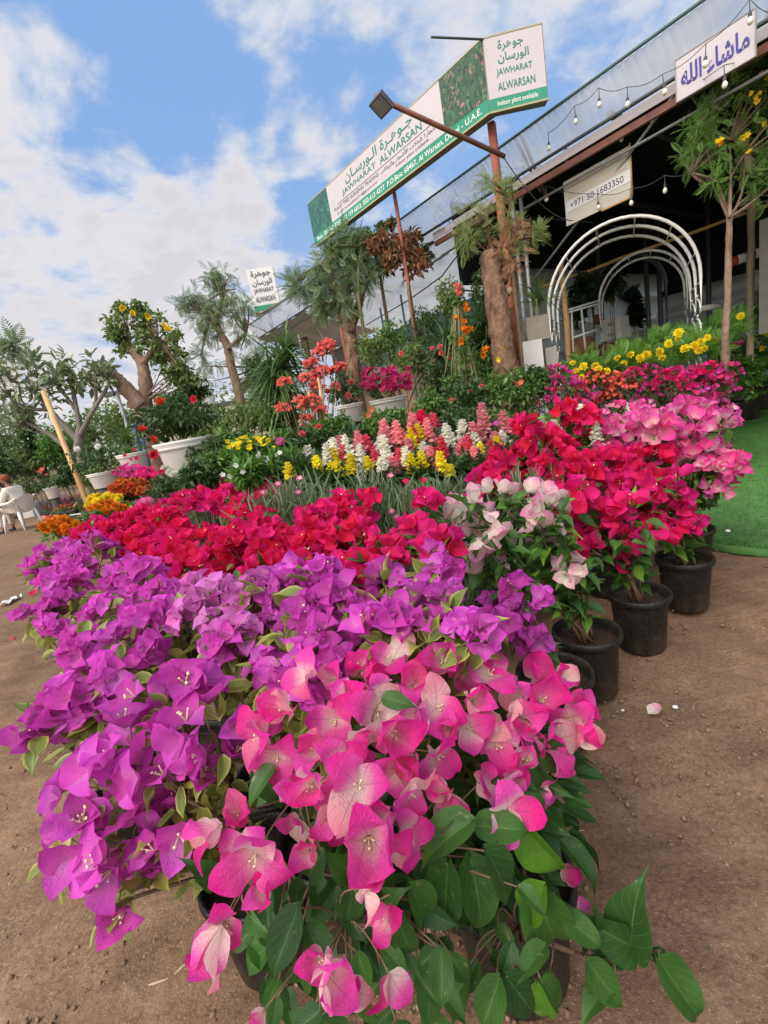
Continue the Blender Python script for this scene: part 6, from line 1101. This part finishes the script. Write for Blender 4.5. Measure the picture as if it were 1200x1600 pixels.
# ------------------------------------------------------------------ troughs, trays, boxes, litter
def yard():
    def trough(name, label, cat, pa, pb_, dep, h, mat, z0=0.):
        a, b = np.array([*pa[:2], z0]), np.array([*pb_[:2], z0]); u = nrmz(b-a); n = np.array([-u[1], u[0], 0]); n = n if n[1] > 0 else -n; L = np.linalg.norm(b-a); root = thing(name, label, cat, a); mb = MB(); th = .02
        def wall(p, q, hh): mb.box((p+q)/2 + UP*(hh/2), (np.linalg.norm(q-p), th, hh), np.array([nrmz(q-p), nrmz(np.cross(UP, q-p)), UP]))
        wall(a, b, h); wall(a+n*dep, b+n*dep, h); wall(a+u*.012+n*.012, a+u*.012+n*(dep-.012), h-.003); wall(b-u*.012+n*.012, b-u*.012+n*(dep-.012), h-.003); mb.box(a + u*L/2 - n*.012 + UP*(h-.02), (L+.04, .02, .045), np.array([u, n, UP])); mb.build('trough', mat, root)
        mb = MB(); mb.box(a + u*L/2 + n*dep/2 + UP*h*.8, (L-.05, dep-.05, .02), np.array([u, n, UP])); mb.build('soil', 'soil', root); return a, u, n, L
    trough('planter_box', 'long white planter box on the ground behind the plastic chair', 'planter', G(30, 812), G(87, 790), .4, .36, 'white_plastic')
    a, u, n, L = trough('planter_box', 'black planter trough under the leaning stake and white rose pot', 'planter', G(114, 790)*.86 + np.array([0, 0, 0]), G(182, 778)*.86, .4, .30, 'dark_plastic_trough')
    # trays of bedding flowers lying open on the sand
    for i, (p0, p1, m, l) in enumerate([((82, 805), (118, 783), 'cherry', 'tray of red bedding flowers on the sand behind the orange marigolds'), ((118, 800), (130, 788), 'purple_petal', 'small tray of dark purple flowers beside the yellow chrysanthemum'), ((98, 808), (128, 790), 'rust_petal', 'tray of rusty bedding flowers divided by a pale batten'), ((24, 812), (40, 800), 'yellow_petal', 'tray of yellow flowers on the sand below the plastic chair')]):
        q0, q1 = G(*p0), G(*p1); c = (q0+q1)/2; u = nrmz(q1-q0); L = np.linalg.norm(q1-q0); w_ = min(.55, L*.6); root = thing('flower_tray', l, 'flower tray', c); n = np.array([-u[1], u[0], 0]); mb = MB(); mb.box(c + UP*.05, (L, w_, .1), np.array([u, n, UP])); mb.build('tray', 'dark_plastic_trough', root)
        k = 260; pp = c + u*NR.uniform(-.5, .5, k)[:, None]*L + n*NR.uniform(-.5, .5, k)[:, None]*w_ + UP*NR.uniform(.10, .2, k)[:, None]; lf = MB(); lf.scatter(LEAF_LO, pp, rdirs(k, 0), rdirs(k, 0), .06); lf.build('foliage', 'green_leaf', root); mb = MB(); pp = pp[:110] + UP*.06; mb.scatter(PENTA, pp, UP + NR.normal(0, .3, (110, 3)), rdirs(110), .07); mb.build('blossom', m, root, kind='stuff')
    a, b = G(120, 806), G(133, 786); mb = MB(); mb.box((a+b)/2 + UP*.25, (np.linalg.norm(b-a), .04, .02), np.array([nrmz(b-a), nrmz(np.cross(UP, b-a)), UP])); tag(mb.build('batten', 'bamboo'), 'pale wooden batten lying across the flower trays', 'batten')
    def sheet(label, c, w_, l_, mat, seed, nm='paper_sheet', lift=.03):
        g = np.random.default_rng(seed); V = []; n = 8; a = g.uniform(0, 6)
        for i in range(n):
            for j in range(n): u, v = (i/(n-1)-.5)*w_, (j/(n-1)-.5)*l_; V.append(c + np.array([u*math.cos(a)-v*math.sin(a), u*math.sin(a)+v*math.cos(a), .012 + lift*(math.sin(i*.9+seed)*math.cos(j*.8)+1)*.5 + g.uniform(0, lift*.15)]))
        mb = MB(); mb.add(V, grid_faces(n, n)); tag(mb.build(nm, mat), label, 'litter')
    sheet('crumpled white sheet spread in front of the flower trays', G(98, 815), .9, .35, 'litter_paper', 3, lift=.1); sheet('orange plastic scrap beside the white sheet and flower trays', G(72, 812), .4, .25, 'coral', 4, lift=.1)
    sheet('folded grey paper scrap lying on the bare sand', G(14, 943), .16, .10, 'litter_paper', 5); sheet('small white folded paper beside the grey scrap on the sand', G(26, 938), .07, .10, 'paper_white', 8, lift=.04)
    # fallen bracts and leaves on the sand
    for i, (px, py, s, m, l) in enumerate([(50, 930, .09, 'crimson', 'fallen crimson bract on the sand above the paper scrap'), (15, 1000, .07, 'crimson', 'fallen crimson bract on the sand near the left edge'), (1015, 1115, .055, 'blush', 'fallen pale pink bract on the sand beside the black pots'), (1098, 745, .06, 'rust_petal', 'fallen brown bract on the artificial grass'), (893, 1422, .05, 'candy', 'fallen pink bract on the sand under the pink bougainvillea')]):
        p = G(px, py, .012 if px != 1098 else .045); root = thing('fallen_bract', l, 'petal', p); o = bpy.data.objects.new('bract', tpl_mesh('bract%d' % (i % 4), BR_MD[i % 4], m)); COL.objects.link(o); o.parent = root; o.scale = (s,)*3; o.rotation_euler = (.15, .1, R.uniform(0, 6))
    p = G(72, 1030, .012); mb = MB(); mb.scatter(LEAF, p[None], np.array([[1, .3, .1]]), UP[None], .10, .3); tag(mb.build('fallen_leaf', 'boug_leaf'), 'fallen green leaf on the sand by the violet bougainvilleas', 'leaf')
    mb = MB(); mb.tube([G(218, 1545, .008), G(245, 1535, .012), G(268, 1528, .008), G(285, 1510, .014), G(305, 1498, .01)], [.0022, .003, .0026, .003, .002], 6); tag(mb.build('twig', 'bare_pole'), 'pale dry twig on the sand below the violet flowers', 'twig')
    mb = MB(); mb.tube([G(890, 1302, .008), G(905, 1298, .012), G(922, 1296, .008)], [.0012, .0014, .001], 5); tag(mb.build('straw', 'bare_pole'), 'thin straw on the sand right of the pink bougainvillea', 'straw')
    for (px, py, s, l) in [(1055, 1105, .012, 'tiny white pebble beside the fallen pale bract'), (973, 1110, .007, 'white pebble on the sand next to the pot row'), (1045, 1470, .014, 'grey pebble on the sand by the long leafy shoot'), (1137, 830, .02, 'white pebble on the artificial grass')]:
        p = G(px, py, .006 if py != 830 else .04); mb = MB(); mb.lathe([(0, -.5*s), (.7*s, -.3*s), (s, 0), (.75*s, .45*s), (.2*s, .6*s), (0, .6*s)], p, 9, nrmz(np.array([.2, .1, 1])), .8); tag(mb.build('pebble', 'white_plastic' if 'white' in l else 'pebble'), l, 'pebble')
    # things in the shed
    def boxy(name, label, cat, px, py, k, sz, mat): c = W(px, py, k); mb = MB(); mb.box(c, sz, np.array([nrmz(-A), B, UP])); root = thing(name, label, cat, c); mb.build('carton', mat, root); m2 = MB(); m2.box(c + UP*(sz[2]/2+.004) , (sz[0]*.98, sz[1]*.16, .006), np.array([nrmz(-A), B, UP])); m2.box(c - B*(sz[1]/2+.003), (sz[0]*.3, .004, sz[2]*.3), np.array([nrmz(-A), B, UP])); m2.build('tape', 'grey_board', root); return c
    boxy('cardboard_box', 'white cardboard box on top of another under the small arches', 'box', 961, 506, 9.0, (.37, .34, .22), 'cardboard_white'); boxy('cardboard_box', 'white cardboard box at the bottom of the stack under the small arches', 'box', 962, 522, 9.0, (.42, .37, .2), 'cardboard_white')
    for px, py, s, l in ((985, 520, .55, 'tall grey planter box behind the white cartons'), (1010, 515, .5, 'wide grey planter box right of the white cartons')): c = W(px, py, 10.2); mb = MB(); mb.box([c[0], c[1], c[2]*.5], (s, .4, c[2]), np.array([nrmz(-A), B, UP])); tag(mb.build('planter_box', 'grey_board'), l, 'planter')
    for px, py, r, k, m, l in ((910, 545, 20, 8.6, 'terracotta', 'round brown pot on the ground inside the large white arch'), (948, 548, 14, 9.2, 'terracotta', 'brown pot behind the legs of the small white arch'), (935, 498, 8, 9.4, 'coral', 'small orange pot beside the small arches')):
        c = W(px, py, k); rr = r*k/FPX; root = thing('plant_pot', l, 'pot', (c[0], c[1], 0)); mb = MB(); z = max(.02, c[2]-rr); mb.lathe([(0, z), (rr*.6, z), (rr*.95, z+rr*.7), (rr, z+rr*1.1), (rr*.8, z+rr*1.7), (rr*.86, z+rr*1.8), (rr*.7, z+rr*1.75), (0, z+rr*1.5)], (c[0], c[1], 0), 24); mb.build('pot', m if m != 'coral' else 'terracotta', root)
    root = thing('metal_rack', 'low white metal rack standing behind the left leg of the large arch', 'rack', W(905, 520, 7.9)); mb = MB(); 
    for x0, y0, x1, y1 in ((888, 484, 935, 470), (888, 488, 938, 474), (895, 528, 932, 515), (908, 478, 915, 548), (893, 482, 896, 550)): mb.tube([W(x0, y0, 7.9), W(x1, y1, 7.9)], .017, 7)
    mb.build('frame', 'white_paint', root)
    mb = MB(); mb.tube([W(1096, 482, 8.2), W(1122, 478, 8.2)], .05, 10); tag(mb.build('white_pipe', 'white_paint'), 'white pipe lying right of the large white arch', 'pipe')
yard()
# ------------------------------------------------------------------ far left: hedges, wall, tanks, lamp
def far_left():
    hed = [((20, 690), (44, 50), 15, 'hedge_leaf', 'tall bushy tree behind the seated man'), ((48, 690), (14, 62), 14, 'dark_leaf', 'narrow dark cypress-like column behind the man'), ((85, 700), (30, 30), 14, 'fresh_leaf', 'light green bush under the frangipani'), ((130, 680), (40, 36), 16, 'hedge_leaf', 'broad bush behind the frangipani trunk'), ((180, 660), (36, 40), 17, 'hedge_leaf', 'bush behind the sawn-off limb'), ((-20, 720), (40, 40), 13, 'dark_leaf', 'dark bush at the edge behind the man'),
           ((110, 742), (30, 14), 9.5, 'dark_leaf', 'low dark hedge behind the black trough'), ((48, 728), (34, 16), 14, 'hedge_leaf', 'low reddish-green hedge behind the man'), ((300, 610), (24, 34), 14, 'dark_leaf', 'dark bush between the two tall trees'), ((330, 660), (40, 24), 9.5, 'hedge_leaf', 'pale hedge behind the hibiscus'), ((395, 650), (40, 28), 9, 'hedge_leaf', 'clipped hedge below the leaning slim tree'), ((410, 590), (24, 44), 13, 'dark_leaf', 'tall dark shrub right of the slim leaning tree'), ((360, 690), (44, 18), 6.4, 'green_leaf', 'low green hedge behind the yellow bedding plants'), ((440, 655), (28, 24), 6.5, 'green_leaf', 'green shrub below the strap-leaved dracaena'), ((310, 745), (30, 20), 3.9, 'dark_leaf', 'dark shrub between the hibiscus pot and crimson hedge'), ((345, 725), (30, 18), 4.2, 'green_leaf', 'green shrub right of the hibiscus pot'), ((150, 745), (24, 12), 8.5, 'hedge_leaf', 'light shrub beside the tapered white pot'), ((270, 640), (40, 30), 15, 'hedge_leaf', 'broad hedge behind the hibiscus pot')]
    for c, r, k, m, l in hed: shrub('hedge_shrub', l, 'shrub', c, r, k, m, LEAF_LO, .0085*k + .03, 70, 16, None, stems=6)
    # a far belt of trees along the road that reads as one mass
    lf = MB(); C = []
    for px in range(-260, 470, 9): k = R.uniform(24, 34); top = 728 - (px+0)*.184 - R.uniform(18, 62); base = W(px, top, k); n = 5; C += [np.array([base[0] + R.uniform(-.6, .6), base[1] + R.uniform(-.6, .6), max(.3, base[2]*R.uniform(.15, 1))]) for _ in range(n)]
    C = np.array(C); leafcloud(lf, C, .95, 26, LEAF_LO, .30); o = lf.build('treeline', 'hedge_leaf'); o['kind'] = 'stuff'; o['label'] = 'belt of trees far beyond the nursery'
    tree('palm_tree', 'thin palm top showing above the frangipani', 'palm', 22, [([(30, 720), (26, 640), (20, 550)], 3, 2)], [(20, 545, 9), (22, 538, 7)], FROND, 'feather_leaf', 1.0, 10, ncl=4, bark='grey_bark')
    w0, w1 = W(200, 690, 19), W(420, 640, 19); mb = MB(); c = (w0+w1)/2; u = nrmz((w1-w0)*np.array([1, 1, 0])); mb.box([c[0], c[1], .8], (np.linalg.norm(w1-w0), .2, 1.6), np.array([u, np.cross(UP, u), UP])); tag(mb.build('boundary_wall', 'far_wall'), 'low beige wall far behind the hibiscus and the slim tree', 'wall')
    bl = thing('far_building', 'pale low building with flat dark parapet between the two tall trees', 'building', W(320, 650, 24)); P = W(330, 640, 24); mb = MB(); mb.box([P[0], P[1], P[2]/2], (4.4, 3, P[2]), np.eye(3)); mb.build('wall', 'far_wall', bl); mb = MB(); mb.box([P[0], P[1], P[2]+.08], (4.6, 3.2, .16), np.eye(3)); mb.build('roof', 'dark_steel', bl)
    for px, py, r, l in ((320, 612, 12, 'pale domed water tank behind the building between the trees'), (243, 618, 9, 'small pale water tank left of the domed one')):
        P = W(px, py, 24.5); rr = r*24.5/FPX; mb = MB(); mb.lathe([(0, 0.01), (rr, 0), (rr, P[2]), (rr*.95, P[2]+rr*.3), (rr*.6, P[2]+rr*.7), (rr*.3, P[2]+rr*.85), (0, P[2]+rr*.87)], (P[0], P[1], 0), 20); tag(mb.build('water_tank', 'far_tank'), l, 'water tank')
    P = W(206, 690, 13); t = W(183, 615, 13.2); root = thing('street_lamp', 'grey lamp post leaning left with twin dark lamp heads beside the sawn-off limb', 'street lamp', (P[0], P[1], 0)); mb = MB(); mb.tube([[P[0], P[1], 0], t], .05, 8); mb.build('pole', 'grey_pipe', root)
    for d in (-.22, .22): mb = MB(); mb.box(t + np.array([d, 0, .02]), (.34, .25, .12)); mb.build('lamp_head', 'lamp_grey', root)
    for px, l in ((208, 'dark blue pole left of the lopped trunk behind the hibiscus'), (216, 'second dark blue pole nearer the lopped trunk behind the hibiscus')): P = W(px+4, 700, 8.6); t = W(px, 662, 8.6); mb = MB(); mb.tube([[P[0], P[1], 0], t], .045, 8); tag(mb.build('blue_pole', 'pole_blue'), l, 'pole')
far_left()
